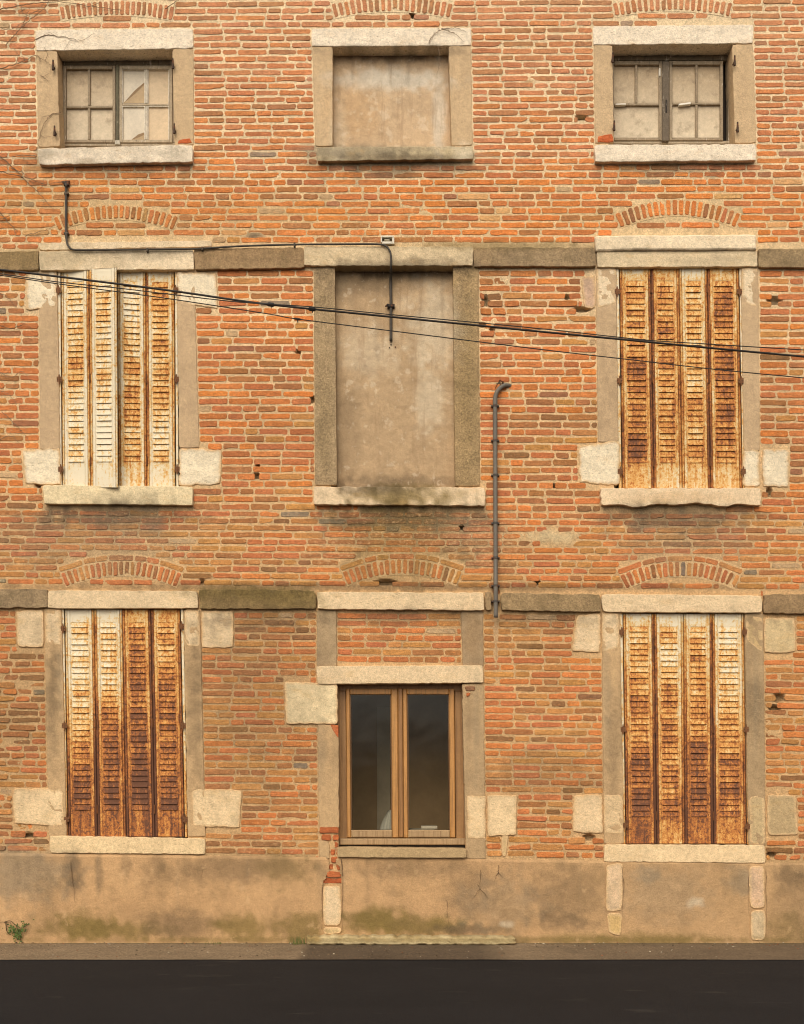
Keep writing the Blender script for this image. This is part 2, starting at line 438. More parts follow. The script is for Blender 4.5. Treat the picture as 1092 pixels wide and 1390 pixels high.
W1 = empty('window', B, label='small attic window with cream card behind its right panes')
slab('lintel', W1, [(48, 40), (262, 38), (263, 66), (49, 69)], -.012, .22, M_STONE, PALE1, chip=.005)
slab('jamb', W1, [(49, 69), (78, 69), (82, 199), (52, 200)], -.008, .22, M_RENDER, TAN1)
slab('jamb', W1, [(234, 66), (263, 66), (263, 197), (237, 198)], -.008, .22, M_RENDER, TAN1)
slab('sill', W1, [(51, 201), (262, 196), (262, 220), (52, 224)], -.05, .24, M_STONE, PALE1, chip=.006)
opening(q(76, 66, 236, 202))
W2 = empty('blind_window', B, label='small blocked attic window filled with stained plaster')
slab('lintel', W2, [(423, 38), (640, 37), (640, 62), (423, 63)], -.012, .2, M_STONE, PALE1, chip=.004)
slab('jamb', W2, [(424, 63), (452, 63), (452, 198), (428, 199)], -.008, .2, M_RENDER, TAN1)
slab('jamb', W2, [(609, 62), (640, 62), (642, 197), (613, 198)], -.008, .2, M_RENDER, TAN1)
slab('sill', W2, [(430, 199), (643, 198), (643, 216), (431, 219)], -.05, .2, M_STONE, lin(200, 178, 138), chip=.006)
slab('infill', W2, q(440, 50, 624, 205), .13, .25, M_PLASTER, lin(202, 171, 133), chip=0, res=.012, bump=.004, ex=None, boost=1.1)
opening(q(449, 60, 614, 202))
W3 = empty('window', B, label='small attic window with a single lower pane in its left sash')
slab('lintel', W3, [(805, 35), (1023, 33), (1023, 59), (805, 61)], -.012, .22, M_STONE, PALE1, chip=.005)
slab('jamb', W3, [(806, 61), (832, 61), (834, 194), (808, 195)], -.008, .22, M_RENDER, TAN1)
slab('jamb', W3, [(994, 60), (1023, 60), (1027, 194), (998, 195)], -.008, .22, M_RENDER, TAN1)
slab('sill', W3, [(807, 196), (1027, 195), (1027, 218), (808, 220)], -.05, .24, M_STONE, PALE1, chip=.006)
opening(q(830, 58, 997, 199))

GW = lin(160, 140, 112); GWD = lin(124, 108, 84); GWL = lin(182, 162, 132)


def casement_small(par, X0, X1, Y0, Y1, sashes, lean):
    """sashes: list of (x0, x1, columns, rows per column, pane colours)"""
    Yf = .15
    fr = MB()
    box(fr, X0, Y0, X1, Y0 + 9, Yf, .22, GWD); box(fr, X0, Y1 - 4, X1, Y1, Yf, .22, GWL)
    box(fr, 0, 0, 0, 0, Yf, .22, GW, quad=[(X0, Y0 + 9.3), (X0 + 5, Y0 + 9.3), (X0 + 5 + lean, Y1 - 4.3), (X0 + lean, Y1 - 4.3)])
    box(fr, 0, 0, 0, 0, Yf, .22, GW, quad=[(X1 - 5, Y0 + 9.3), (X1, Y0 + 9.3), (X1 + lean, Y1 - 4.3), (X1 - 5 + lean, Y1 - 4.3)])
    fr.build('frame', M_GREYWOOD, par)
    for (sx0, sx1, colsx, rows, light) in sashes:
        sb = MB(); pb = MB()
        t, b = Y0 + 9.6, Y1 - 4.6
        yf = Yf - .012
        c = GWL if light else GW
        colr = lin(206, 192, 168) if light else c
        xs = [sx0] + list(colsx) + [sx1]
        box(sb, sx0, t, sx0 + 4, b, yf, .2, c); box(sb, sx1 - 4, t, sx1, b, yf, .2, c)
        box(sb, sx0 + 4.2, t, sx1 - 4.2, t + 5, yf, .2, c); box(sb, sx0 + 4.2, b - 4, sx1 - 4.2, b, yf, .2, c)
        for cxm in colsx[0:]:
            for (ra, rb) in rows['bars']:
                box(sb, cxm - 1.6, ra, cxm + 1.6, rb, yf + .003, .2, colr, bev=.004)
        for hy in rows['h']: box(sb, sx0 + 4.2, hy - 1.6, sx1 - 4.2, hy + 1.6, yf + .005, .2, c, bev=.004)
        if light:      # old putty lines round the glass
            for i in range(len(xs) - 1):
                a_, b_ = (xs[i] + (4 if i == 0 else 1.6)), (xs[i + 1] - (4 if i == len(xs) - 2 else 1.6))
                for ya, yb in ((t + 5, rows['h'][0] - 1.6), (rows['h'][0] + 1.6, b - 4)):
                    for (p0, p1, p2, p3) in ((a_, ya, a_ + 1.2, yb), (b_ - 1.2, ya, b_, yb), (a_ + 1.3, ya, b_ - 1.3, ya + 1.2)):
                        box(sb, p0, p1, p2, p3, yf + .008, .2, lin(226, 214, 192), bev=.002)
        so = sb.build('sash', M_GREYWOOD, par)
        # glazing, one sheet per sash, gridded for its film of dust
        gx = np.linspace(sx0 + 3, sx1 - 3, 30); gy = np.linspace(t + 3, b - 3, 44)
        GX, GY = np.meshgrid(gx, gy); P = Wn(GX, GY, Yf + .012)
        v = (GY - t) / (b - t)
        base = lin(186, 160, 124) * (1 - v[..., None] * .0) + (lin(210, 190, 158) - lin(186, 160, 124)) * np.clip(v * 1.2 - .1, 0, 1)[..., None]
        if light:
            base = np.where((GX > colsx[0])[..., None], lin(212, 186, 150), lin(214, 198, 172)) * np.ones_like(P)
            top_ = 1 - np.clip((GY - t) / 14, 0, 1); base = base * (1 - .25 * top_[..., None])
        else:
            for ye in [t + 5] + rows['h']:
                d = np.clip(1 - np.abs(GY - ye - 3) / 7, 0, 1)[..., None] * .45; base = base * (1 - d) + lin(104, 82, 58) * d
        pb.add(P.reshape(-1, 3), [tuple(f) for f in gridfaces(30, 44)], base.reshape(-1, 3))
        if light:      # torn corners of the card
            for tri in (((sx0 + 6, 140), (colsx[0] - 2, 111), (colsx[0] - 2, 140)), ((colsx[0] - 20, b - 4), (colsx[0] - 2, b - 14), (colsx[0] - 2, b - 4))):
                mid = ((tri[0][0] + tri[1][0]) / 2, (tri[0][1] + tri[1][1]) / 2 - 2)
                pts = [tri[0], mid, tri[1], tri[2]]
                pb.add([W(x, y, Yf + .009) for x, y in pts], [(3, 2, 1, 0)], lin(188, 160, 122))
                pb.add([W(tri[0][0], tri[0][1], Yf + .008), W(mid[0], mid[1], Yf + .007), W(tri[1][0], tri[1][1], Yf + .006), W(tri[1][0], tri[1][1] + 3, Yf + .008), W(mid[0] + 1, mid[1] + 4, Yf + .008)],
                       [(4, 3, 2, 1, 0)], lin(150, 122, 90))
        po = pb.build('pane', M_BOARD if light else M_PANE, par)


R2 = {'h': [145], 'bars': [(90, 143.2), (146.8, 191)]}
casement_small(W1, 81, 238, 79, 198, [(86, 157, [121], {'h': [145], 'bars': [(93.7, 143.2), (146.8, 189)]}, False), (162, 234, [199], {'h': [142], 'bars': [(93.7, 140.2), (143.8, 189)]}, True)], 1)
mb = MB(); box(mb, 157.5, 88, 161.5, 193, .125, .2, lin(104, 96, 74)); box(mb, 156, 190, 163, 196, .118, .2, lin(190, 178, 156)); mb.build('meeting_rail', M_GREYWOOD, W1)
casement_small(W3, 826, 994, 73, 195, [(830, 899, [864], {'h': [141.5], 'bars': [(87.7, 139.7)]}, False), (909, 982, [946], {'h': [140.5], 'bars': [(87.7, 138.7), (142.3, 186)]}, False)], 0)
mb = MB(); box(mb, 899.5, 83, 908.5, 191, .12, .2, lin(112, 98, 80)); box(mb, 904, 135, 906, 152, .112, .12, lin(60, 52, 44)); mb.build('meeting_rail', M_GREYWOOD, W3)
# loose flakes of putty on the right attic window
for qd in ([(922, 140.5), (938, 138.5), (938, 141), (922, 143)], [(895, 92), (897, 92), (897, 103), (895, 103)], [(836, 140.5), (850, 140), (850, 142), (836, 142.5)]):
    mb = MB(); box(mb, 0, 0, 0, 0, .128, .2, lin(232, 222, 202), quad=qd); mb.build('putty', M_BOARD, W3)


def hinge_mesh():
    mb = MB(); c = lin(124, 84, 54)
    tube(mb, [(0, -.012, -.045), (0, -.012, .045)], .009, c)
    tube(mb, [(0, -.012, .047), (0, -.012, .058)], .006, c); tube(mb, [(0, -.012, -.062), (0, -.012, -.047)], .007, c)
    V = [(-.03, .0, -.03), (.03, .0, -.03), (.03, .0, .03), (-.03, .0, .03), (-.03, -.01, -.03), (.03, -.01, -.03), (.03, -.01, .03), (-.03, -.01, .03)]
    mb.add(V, [(4, 5, 6, 7), (0, 4, 7, 3), (1, 2, 6, 5), (7, 6, 2, 3), (0, 1, 5, 4)], c)
    for x in (-.021, .021): tube(mb, [(x, -.016, 0), (x, -.009, 0)], .005, lin(60, 44, 34), 6)
    o = mb.build('hinge', M_IRON); me = o.data
    for v in me.vertices: v.co *= .72
    bpy.data.objects.remove(o); return me


def pintle_mesh():
    mb = MB(); c = lin(74, 58, 46)
    tube(mb, [(0, .01, -.01), (0, -.03, -.008), (0, -.036, -.0)], .010, c); tube(mb, [(0, -.036, -.04), (0, -.036, .045)], [.011, .007], c)
    o = mb.build('pintle', M_IRON); me = o.data; bpy.data.objects.remove(o); return me


HINGE, PINTLE = hinge_mesh(), pintle_mesh()


def put(me, name, parent, px, py, Y):
    o = bpy.data.objects.new(name, me); COL.objects.link(o); o.parent = parent; o.location = W(px, py, Y); return o


for x, y in ((74, 92), (76, 181)): put(PINTLE, 'pintle', W1, x, y, -.005)
for x, y in ((236, 90), (238, 178)): put(PINTLE, 'pintle', W1, x, y, -.005)
for x, y in ((996, 86), (1000, 176)): put(PINTLE, 'pintle', W3, x, y, -.005)
for x, y in ((831, 82), (833, 174)): put(PINTLE, 'pintle', W3, x, y, -.005)
mb = MB(); slab('x', None, [(242, 190), (258, 186), (262, 194), (240, 195)], -.016, .05, None, lin(206, 104, 58), chip=.006, into=mb, ex=None); mb.build('exposed_brick', M_BRICK, W1)
mb = MB(); slab('x', None, [(812, 184), (832, 181), (834, 193), (810, 193)], -.016, .05, None, lin(206, 104, 58), chip=.006, into=mb, ex=None); mb.build('exposed_brick', M_BRICK, W3)

# ---- string courses
for i, (qd, c) in enumerate([
    ([(-220, 344), (53, 340), (53, 367), (-220, 367)], lin(184, 152, 108)),
    ([(263, 337), (413, 335), (414, 364), (264, 366)], lin(182, 148, 106)),
    ([(643, 335), (809, 335), (810, 362), (643, 362)], CONC),
    ([(1030, 337), (1310, 337), (1310, 364), (1030, 363)], lin(180, 150, 108)),
]):
    slab('string_course', B, qd, -.04, .1, M_CONC, c, chip=.007, corner=.004, bump=.004)
for i, (qd, c) in enumerate([
    ([(-220, 801), (66, 799), (65, 826), (-220, 826)], lin(176, 148, 110)),
    ([(270, 799), (429, 801), (430, 827), (271, 827)], lin(154, 126, 82)),
    ([(658, 803), (668, 803), (668, 829), (658, 829)], CONC),
    ([(680, 804), (816, 806), (817, 831), (680, 829)], lin(176, 146, 104)),
    ([(1037, 806), (1310, 808), (1310, 834), (1037, 833)], lin(172, 140, 100)),
]):
    slab('string_course', B, qd, -.04, .1, M_CONC, c, chip=.009, corner=.006, bump=.005)

# ---- first floor
W4 = empty('window', B, label='first floor window whose left shutter stands ajar')
mb = MB()
slab('', None, [(53, 329), (288, 326), (288, 335), (53, 340)], -.015, .1, None, PALE2, into=mb, chip=.007)
slab('', None, [(53, 340.4), (263, 338), (264, 366), (53, 367)], -.038, .16, None, PALE2, into=mb, chip=.005)
mb.build('lintel', M_STONE, W4)
slab('jamb', W4, [(53, 367), (78, 367), (82, 610), (54, 610)], -.008, .16, M_RENDER, TAN2)
slab('jamb', W4, [(240, 366), (264, 366), (271, 608), (243, 608)], -.008, .16, M_RENDER, TAN2)
slab('sill', W4, [(58, 658), (262, 660), (262, 686), (60, 684)], -.05, .2, M_STONE, lin(236, 212, 166), chip=.005)
for qd in ([(37, 366), (77, 366), (78, 416), (34, 422)], [(240, 368), (294, 370), (297, 420), (242, 412)], [(30, 610), (82, 607), (84, 659), (33, 657)], [(243, 608), (301, 610), (300, 658), (242, 660)]):
    slab('stone_block', W4, qd, -.0085, .15, M_STONE, WHITISH, chip=.012, corner=.007, bump=.005)
opening(q(78, 366, 242, 662))
W5 = empty('blind_window', B, label='tall blocked first floor window filled with grey plaster')
slab('lintel', W5, [(412, 334), (643, 334), (643, 361), (413, 361)], -.04, .2, M_STONE, lin(222, 196, 154), chip=.007, bump=.006)
slab('jamb', W5, [(426, 361), (455, 361), (458, 659), (428, 659)], -.012, .2, M_CONC, lin(194, 164, 122), chip=.003)
slab('jamb', W5, [(615, 361), (650, 361), (652, 660), (618, 660)], -.012, .2, M_CONC, lin(190, 158, 112), chip=.003)
slab('sill', W5, [(425, 660), (659, 661), (659, 687), (426, 685)], -.055, .2, M_STONE, lin(238, 208, 166), chip=.007, bump=.005)
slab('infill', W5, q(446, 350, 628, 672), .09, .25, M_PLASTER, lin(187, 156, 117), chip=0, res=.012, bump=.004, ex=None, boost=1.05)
opening(q(453, 360, 620, 664))
W6 = empty('window', B, label='first floor window with two shut orange rust shutters')
mb = MB()
slab('', None, [(808, 319), (1028, 317), (1028, 339), (809, 340.5)], -.052, .1, None, lin(240, 216, 178), into=mb, chip=.006, bevel=.016)
slab('', None, [(810, 341), (1029, 339.5), (1029, 362), (811, 363)], -.03, .16, None, lin(228, 202, 160), into=mb, chip=.005)
mb.build('lintel', M_STONE, W6)
slab('jamb', W6, [(809, 363), (837, 363), (840, 600), (812, 600)], -.008, .16, M_RENDER, TAN2)
slab('jamb', W6, [(1006, 362), (1030, 362), (1032, 612), (1010, 612)], -.008, .16, M_RENDER, TAN2)
slab('sill', W6, [(815, 662), (1033, 662), (1034, 687), (816, 689)], -.055, .2, M_STONE, lin(238, 208, 166), chip=.008,
     bottom=lambda U: 2.5 + 3.0 * np.sin(U * 17 + 1) * np.sin(U * 7) + 2.5 * (n1(U * 14, 44) - .5))
for qd, c in (([(809, 363), (837, 363), (838, 412), (810, 420)], PALE2), ([(1006, 362), (1030, 362), (1031, 422), (1007, 408)], PALE2), ([(789, 376), (808, 372), (809, 420), (792, 419)], lin(206, 170, 140)),
              ([(785, 606), (842, 596), (842, 660), (786, 655)], WHITISH), ([(1008, 609), (1032, 609), (1033, 661), (1008, 661)], WHITISH), ([(1034, 609), (1072, 609), (1071, 662), (1036, 661)], WHITISH)):
    slab('stone_block', W6, qd, -.0085, .15, M_STONE, c, chip=.012, corner=.007, bump=.005)
opening(q(838, 362, 1008, 664))

# ---- ground floor
W7 = empty('window', B, label='ground floor window with shutters darkening from cream to brown rust')
slab('lintel', W7, [(65, 801), (268, 802), (270, 826), (64, 826)], -.034, .16, M_STONE, PALE3, chip=.004, corner=.007)
slab('jamb', W7, [(60, 826), (84, 826), (91, 1136), (66, 1136)], -.01, .16, M_RENDER, TAN3)
slab('jamb', W7, [(249, 827), (272, 827), (279, 1136), (255, 1136)], -.01, .16, M_RENDER, TAN3)
slab('sill', W7, [(67, 1134), (279, 1138), (279, 1160), (68, 1158)], -.022, .2, M_STONE, lin(236, 204, 154), chip=.006)
for qd, c in (([(22, 829), (59, 827), (60, 879), (24, 879)], PALE3), ([(61, 827), (83, 827), (84, 878), (62, 874)], PALE3), ([(250, 828), (271, 828), (272, 880), (251, 876)], PALE3), ([(273, 829), (317, 829), (318, 880), (274, 880)], PALE3),
              ([(17, 1070), (86, 1070), (87, 1122), (19, 1118)], lin(238, 206, 158)), ([(260, 1071), (329, 1072), (326, 1124), (262, 1122)], lin(238, 206, 158))):
    slab('stone_block', W7, qd, -.0115, .15, M_STONE, c, chip=.009, corner=.007, bump=.004)
opening(q(86, 826, 252, 1138))
W8 = empty('window', B, label='ground floor window with brown wooden casements and dark glass')
slab('upper_lintel', W8, [(430, 803), (657, 804), (658, 829), (431, 827)], -.045, .1, M_STONE, PALE3, chip=.006)
slab('jamb', W8, [(430, 828), (457, 828), (458, 905), (430, 905)], -.012, .1, M_RENDER, lin(178, 150, 112), chip=.005)
slab('jamb', W8, [(626, 829), (656, 829), (657, 905), (628, 905)], -.012, .1, M_RENDER, lin(172, 144, 108), chip=.005)
slab('lintel', W8, [(429, 904), (656, 903), (657, 927), (431, 929)], -.03, .18, M_STONE, PALE3, chip=.004)
slab('stone_block', W8, [(386, 925), (459, 928), (459, 983), (388, 983)], -.018, .18, M_STONE, lin(240, 214, 166), chip=.008, corner=.007)
slab('jamb', W8, [(433, 1120), (460, 1120), (460, 1168), (434, 1168)], .006, .18, M_MORTAR, lin(190, 148, 104), chip=.002)
slab('jamb', W8, [(431, 983), (460, 983), (461, 1124), (433, 1124)], -.012, .18, M_RENDER, TAN3, chip=.007)
slab('jamb', W8, [(627, 928), (657, 928), (660, 1166), (633, 1166)], -.012, .18, M_RENDER, lin(188, 156, 114), chip=.006)
slab('stone_block', W8, [(634, 1080), (660, 1080), (660, 1140), (634, 1138)], -.016, .15, M_STONE, lin(236, 204, 156), chip=.008)
slab('stone_block', W8, [(661, 1079), (703, 1079), (701, 1134), (662, 1136)], -.016, .15, M_STONE, lin(236, 204, 156), chip=.008)
slab('jamb', W8, [(433, 1139), (447, 1141), (449, 1166), (434, 1166)], -.01, .05, M_RENDER, TAN3, chip=.01)
slab('stone_block', W8, [(681, 1134), (691, 1134), (687, 1163), (682, 1163)], -.012, .1, M_RENDER, lin(204, 172, 122), chip=.008)
slab('sill', W8, [(458, 1150), (634, 1152), (634, 1165), (458, 1164)], -.05, .24, M_STONE, lin(186, 156, 112), chip=.004)
for qd, cc in (([(631, 931), (646, 931), (645, 938), (632, 938)], lin(156, 112, 80)), ([(633, 940), (640, 940), (637, 946), (633, 946)], lin(204, 112, 62))):
    mb = MB(); slab('x', None, qd, -.02, .05, None, cc, chip=.004, into=mb, ex=None); mb.build('exposed_brick', M_BRICK, W8)
mb = MB(); slab('x', None, [(448, 983), (460, 983), (460, 1002), (456, 998)], -.018, .05, None, lin(200, 108, 62), chip=.008, into=mb, ex=None); mb.build('exposed_brick', M_BRICK, W8)
opening(q(458, 926, 630, 1152))
W9 = empty('window', B, label='ground floor window with mottled ochre shutters and pale stone blocks')
slab('lintel', W9, [(816, 806), (1035, 808), (1036, 832), (818, 831)], -.034, .16, M_STONE, PALE3, chip=.005, corner=.01)
slab('jamb', W9, [(817, 831), (842, 831), (848, 1146), (820, 1146)], -.01, .16, M_RENDER, TAN3)
slab('jamb', W9, [(1011, 832), (1037, 832), (1040, 1148), (1016, 1148)], -.01, .16, M_RENDER, lin(180, 150, 110))
slab('sill', W9, [(820, 1146), (1039, 1147), (1040, 1172), (820, 1170)], -.024, .2, M_STONE, lin(236, 204, 156), chip=.006)
for qd, c in (([(783, 835), (816, 832), (816, 886), (776, 884)], PALE3), ([(817, 832), (841, 832), (841, 880), (818, 886)], PALE3), ([(1012, 834), (1036, 836), (1036, 888), (1014, 870)], lin(206, 174, 124)), ([(1037, 838), (1080, 838), (1081, 886), (1038, 887)], lin(214, 186, 138)),
              ([(779, 1079), (818, 1078), (820, 1132), (777, 1130)], lin(232, 200, 154)), ([(819, 1078), (846, 1078), (847, 1132), (820, 1132)], lin(220, 188, 142)), ([(1017, 1080), (1039, 1080), (1040, 1146), (1018, 1146)], lin(200, 172, 126)), ([(1041, 1078), (1081, 1079), (1084, 1134), (1042, 1134)], lin(190, 162, 118))):
    slab('stone_block', W9, qd, -.0115, .15, M_STONE, c, chip=.009, corner=.007, bump=.004)
opening(q(844, 831, 1014, 1148))


# ---- shutters
def leaf(parent, quad, YL, YR, rt, rb, sd, joint_l=True, slats=32, vt=.055, vb=.885, mid=(.0, 1.0)):
    """One pressed metal leaf: ribbed stiles, plain head and foot panels, louvre slats.  Col = (rust, random, crease dirt)."""
    (ax, ay), (bx, by), (cx, cy), (dx, dy) = quad
    w = bx - ax; r = random.Random(sd)
    mb = MB()

    def pt(u, v, off):
        px = (ax * (1 - u) + bx * u) * (1 - v) + (dx * (1 - u) + cx * u) * v
        py = (ay * (1 - u) + by * u) * (1 - v) + (dy * (1 - u) + cy * u) * v
        return W(px, py, YL * (1 - u) + YR * u + off)

    def rust(u, v, k=0.0):
        t = min(1, max(0, (v - mid[0]) / (mid[1] - mid[0]))); t = t * t * (3 - 2 * t)
        x = rt * (1 - t) + rb * t + k
        x += (float(vnoise(u * 2.2 + sd, v * 7, sd, 3)) - .5) * .35
        if v < .05 and rt < .5: x -= .3 * (1 - v / .05)
        if v > .9 and rb < .7: x -= .12
        return x
    NV = 44
    vs = [i / NV for i in range(NV + 1)]

    def strip(prof):
        V = []; C = []
        for v in vs:
            for (u, off, k, shade) in prof:
                V.append(pt(u, v, off)); C.append((rust(u, v, k), 0, shade))
        mb.add(V, [tuple(f) for f in gridfaces(len(prof), NV + 1)], np.array(C))
    e = 1.0 / w
    lt = .18 if joint_l else .06
    s1 = 8 * e; s2 = 1 - 8 * e
    fold_l = joint_l
    kl, kr = (.42, .16) if fold_l else (.16, .42)
    strip([(0, .006, kl, .25), (.6 * e, .001, kl, .15), (1.2 * e, -.003, kl, .05), (2.6 * e, -.003, kl * .8, .05), (3.0 * e, .004, kl * .8, .45), (3.5 * e, -.002, .05, .1), (4.2 * e, -.005, -.06, 0), (6.2 * e, -.005, -.1, 0), (6.9 * e, -.001, -.02, .15), (s1, 0, 0, 0)])
    strip([(s2, 0, 0, 0), (1 - 6.9 * e, -.001, -.02, .15), (1 - 6.2 * e, -.005, -.1, 0), (1 - 4.2 * e, -.005, -.06, 0), (1 - 3.5 * e, -.002, .05, .1), (1 - 3.0 * e, .004, kr * .8, .45), (1 - 2.6 * e, -.003, kr * .8, .05), (1 - 1.2 * e, -.003, kr, .05), (1 - .6 * e, .001, kr, .15), (1, .006, kr, .25)])
    us = [s1, s1 + 1.6 * e, s1 + .33 * (s2 - s1), s1 + .66 * (s2 - s1), s2 - 1.6 * e, s2]
    for (va, vz) in ((0, vt), (vb, 1)):
        V = []; C = []; n = 8
        for i in range(n + 1):
            v = va + (vz - va) * i / n
            for u in us: V.append(pt(u, v, .0012 * math.sin(u * 9 + sd))); C.append((rust(u, v, -.08 if va == 0 else .02), 0, 0))
        mb.add(V, [tuple(f) for f in gridfaces(len(us), n + 1)], np.array(C))
    p = (vb - vt) / slats
    tone = 0
    for k in range(slats):
        v0 = vt + k * p
        tone = .55 * tone + r.uniform(-.15, .17)
        bend = r.uniform(-.003, .003)
        prof = [(0, .003, .0, .25), (.12, .001, .03, .04), (.5, -.003, 0, 0), (.8, -.007, -.03, 0), (.91, -.008, .02, .04), (.94, .002, .2, .6), (1.0, .003, .15, .6)]
        V = []; C = []
        for (f, off, kk, shade) in prof:
            for j, u in enumerate(us):
                end = j in (0, len(us) - 1)
                o_ = 0 if end else off + (bend if 0 < f < 1 else 0)
                V.append(pt(u, v0 + f * p, o_)); C.append((rust(u, v0, .1 + kk + tone) - (.16 if end else 0), 0, shade * (.35 if end else 1)))
        mb.add(V, [tuple(f) for f in gridfaces(len(us), len(prof))], np.array(C))
    # returned edges and back sheet
    V = []
    for v in (0, 1):
        for u in (0, 1): V += [pt(u, v, .012), pt(u, v, .034)]
    # 0 TLf 1 TLb 2 TRf 3 TRb 4 BLf 5 BLb 6 BRf 7 BRb
    mb.add(V, [(0, 1, 3, 2), (4, 6, 7, 5), (0, 4, 5, 1), (2, 3, 7, 6), (1, 5, 7, 3)], (rb, 0, .4))
    # head and foot rails closing the profile
    for v, ry in ((0, rt), (1, rb)):
        a_ = [pt(0, v, .013), pt(1, v, .013), pt(1, v, -.004), pt(0, v, -.004)]
        mb.add(a_, [(0, 1, 2, 3)], (ry + .1, 0, .2))
    return mb.build('leaf', M_RUST, parent)


def lerp_quad(top, bot, i, yt, yb, gap=.2):
    return [(top[i] + gap, yt(top[i])), (top[i + 1] - gap, yt(top[i + 1])), (bot[i + 1] - gap, yb(bot[i + 1])), (bot[i] + gap, yb(bot[i]))]


def shutters(win, top, bot, yt, yb, rts, rbs, ydep, labels, hinges, sd, fx, nsl=31, md=(0, 1)):
    """two folding shutters, each of two leaves, hung on the jambs"""
    # angle-iron frame
    for (x0, x1, xb0, xb1) in fx:
        mb = MB()
        qd = [(x0, yt(x0) - 1), (x1, yt(x1) - 1), (xb1, yb(xb1) + 1), (xb0, yb(xb0) + 1)]
        V = []; C = []
        for i in range(31):
            v = i / 30
            for u, off in ((0, .03), (.12, .0), (.5, -.002), (.88, 0), (1, .03)):
                px = (qd[0][0] * (1 - u) + qd[1][0] * u) * (1 - v) + (qd[3][0] * (1 - u) + qd[2][0] * u) * v
                py = (qd[0][1]) * (1 - v) + qd[3][1] * v
                V.append(W(px, py, .004 + off)); C.append((.12 + (rbs[0] - .25) * v * v * .8, 0, .5 if u in (0, 1) else 0))
        mb.add(V, [tuple(f) for f in gridfaces(5, 31)], np.array(C))
        mb.build('shutter_frame', M_RUST, win)
    for s in (0, 1):
        sh = empty('shutter', B, label=labels[s])
        for j in (0, 1):
            i = s * 2 + j
            leaf(sh, lerp_quad(top, bot, i, yt, yb), ydep[i][0], ydep[i][1], rts[i], rbs[i], sd + i, joint_l=(j == 1), slats=nsl, mid=md)
        for (hx, hy) in hinges[s]: put(HINGE, 'hinge', sh, hx, hy, -.004)
        # little folding hinges between the two leaves
        k = s * 2 + 1
        for f in (.09, .5, .88):
            x = top[k] * (1 - f) + bot[k] * f; y = yt(x) * (1 - f) + yb(x) * f
            m2 = MB(); Yc = ydep[k][0] - .006
            tube(m2, [W(x, y - 6, Yc), W(x, y + 6, Yc)], .007, lin(110, 68, 38)); m2.build('hinge', M_IRON, sh)


shutters(W4, [83, 121, 159, 198, 237], [85, 123.5, 161, 200, 238.5], lambda x: 366.5 if x > 159.5 else 367 - (x - 83) * .05, lambda x: 661.5 if x < 161.5 else 661,
         [.2, .16, .16, .3], [.12, .06, .36, .24], [(.02, -.03), (-.03, -.085), (.022, .022), (.022, .022)],
         ('cream louvred shutter standing slightly ajar', 'cream louvred shutter with orange rust slats'),
         ([(80, 394), (81, 515), (83, 637)], [(239, 394), (240, 515), (241, 637)]), 1010, [(78.5, 82.5, 81, 84.5), (237.5, 241, 239.5, 243)])
shutters(W6, [841, 883.5, 922, 960, 1003], [845, 888, 926.5, 965, 1008], lambda x: 364.5, lambda x: 663,
         [.47, .5, .36, .52], [.6, .5, .52, .52], [(.016, .016)] * 4,
         ('orange rust shutter with dark fold and pale top panel', 'orange rust shutter with brown slats'),
         ([(838, 396), (841, 517), (842, 640)], [(1004, 396), (1006, 517), (1009, 640)]), 2040, [(836.5, 840.5, 840, 844.5), (1003.5, 1007, 1008.5, 1011)])
shutters(W7, [88, 128, 166, 205, 245], [93, 133, 172, 211, 251], lambda x: 827.5, lambda x: 1135.5,
         [.12, .2, .52, .5], [.8, .76, .86, .78], [(.016, .016)] * 4,
         ('shutter peeling from cream at the top to brown rust at the foot', 'shutter rusted brown all over'),
         ([(86, 853), (88, 985), (91, 1112)], [(247, 850), (249, 985), (252, 1112)]), 3070, [(83, 87.5, 89, 92.5), (245.5, 249.5, 251.5, 255)], 33, (.15, .8))
shutters(W9, [846, 888, 928, 967, 1010], [850, 892, 930, 969, 1014], lambda x: 833 + (x - 846) * .004, lambda x: 1145,
         [.4, .3, .38, .28], [.78, .68, .8, .7], [(.016, .016)] * 4,
         ('streaky ochre shutter darkening to brown at the foot', 'flaking cream and ochre shutter with brown lower slats'),
         ([(844, 858), (846, 990), (849, 1120)], [(1011, 858), (1013, 990), (1015, 1122)]), 4110, [(841, 845.5, 846.5, 849.5), (1010.5, 1014, 1014.5, 1017.5)], 33, (.1, .85))

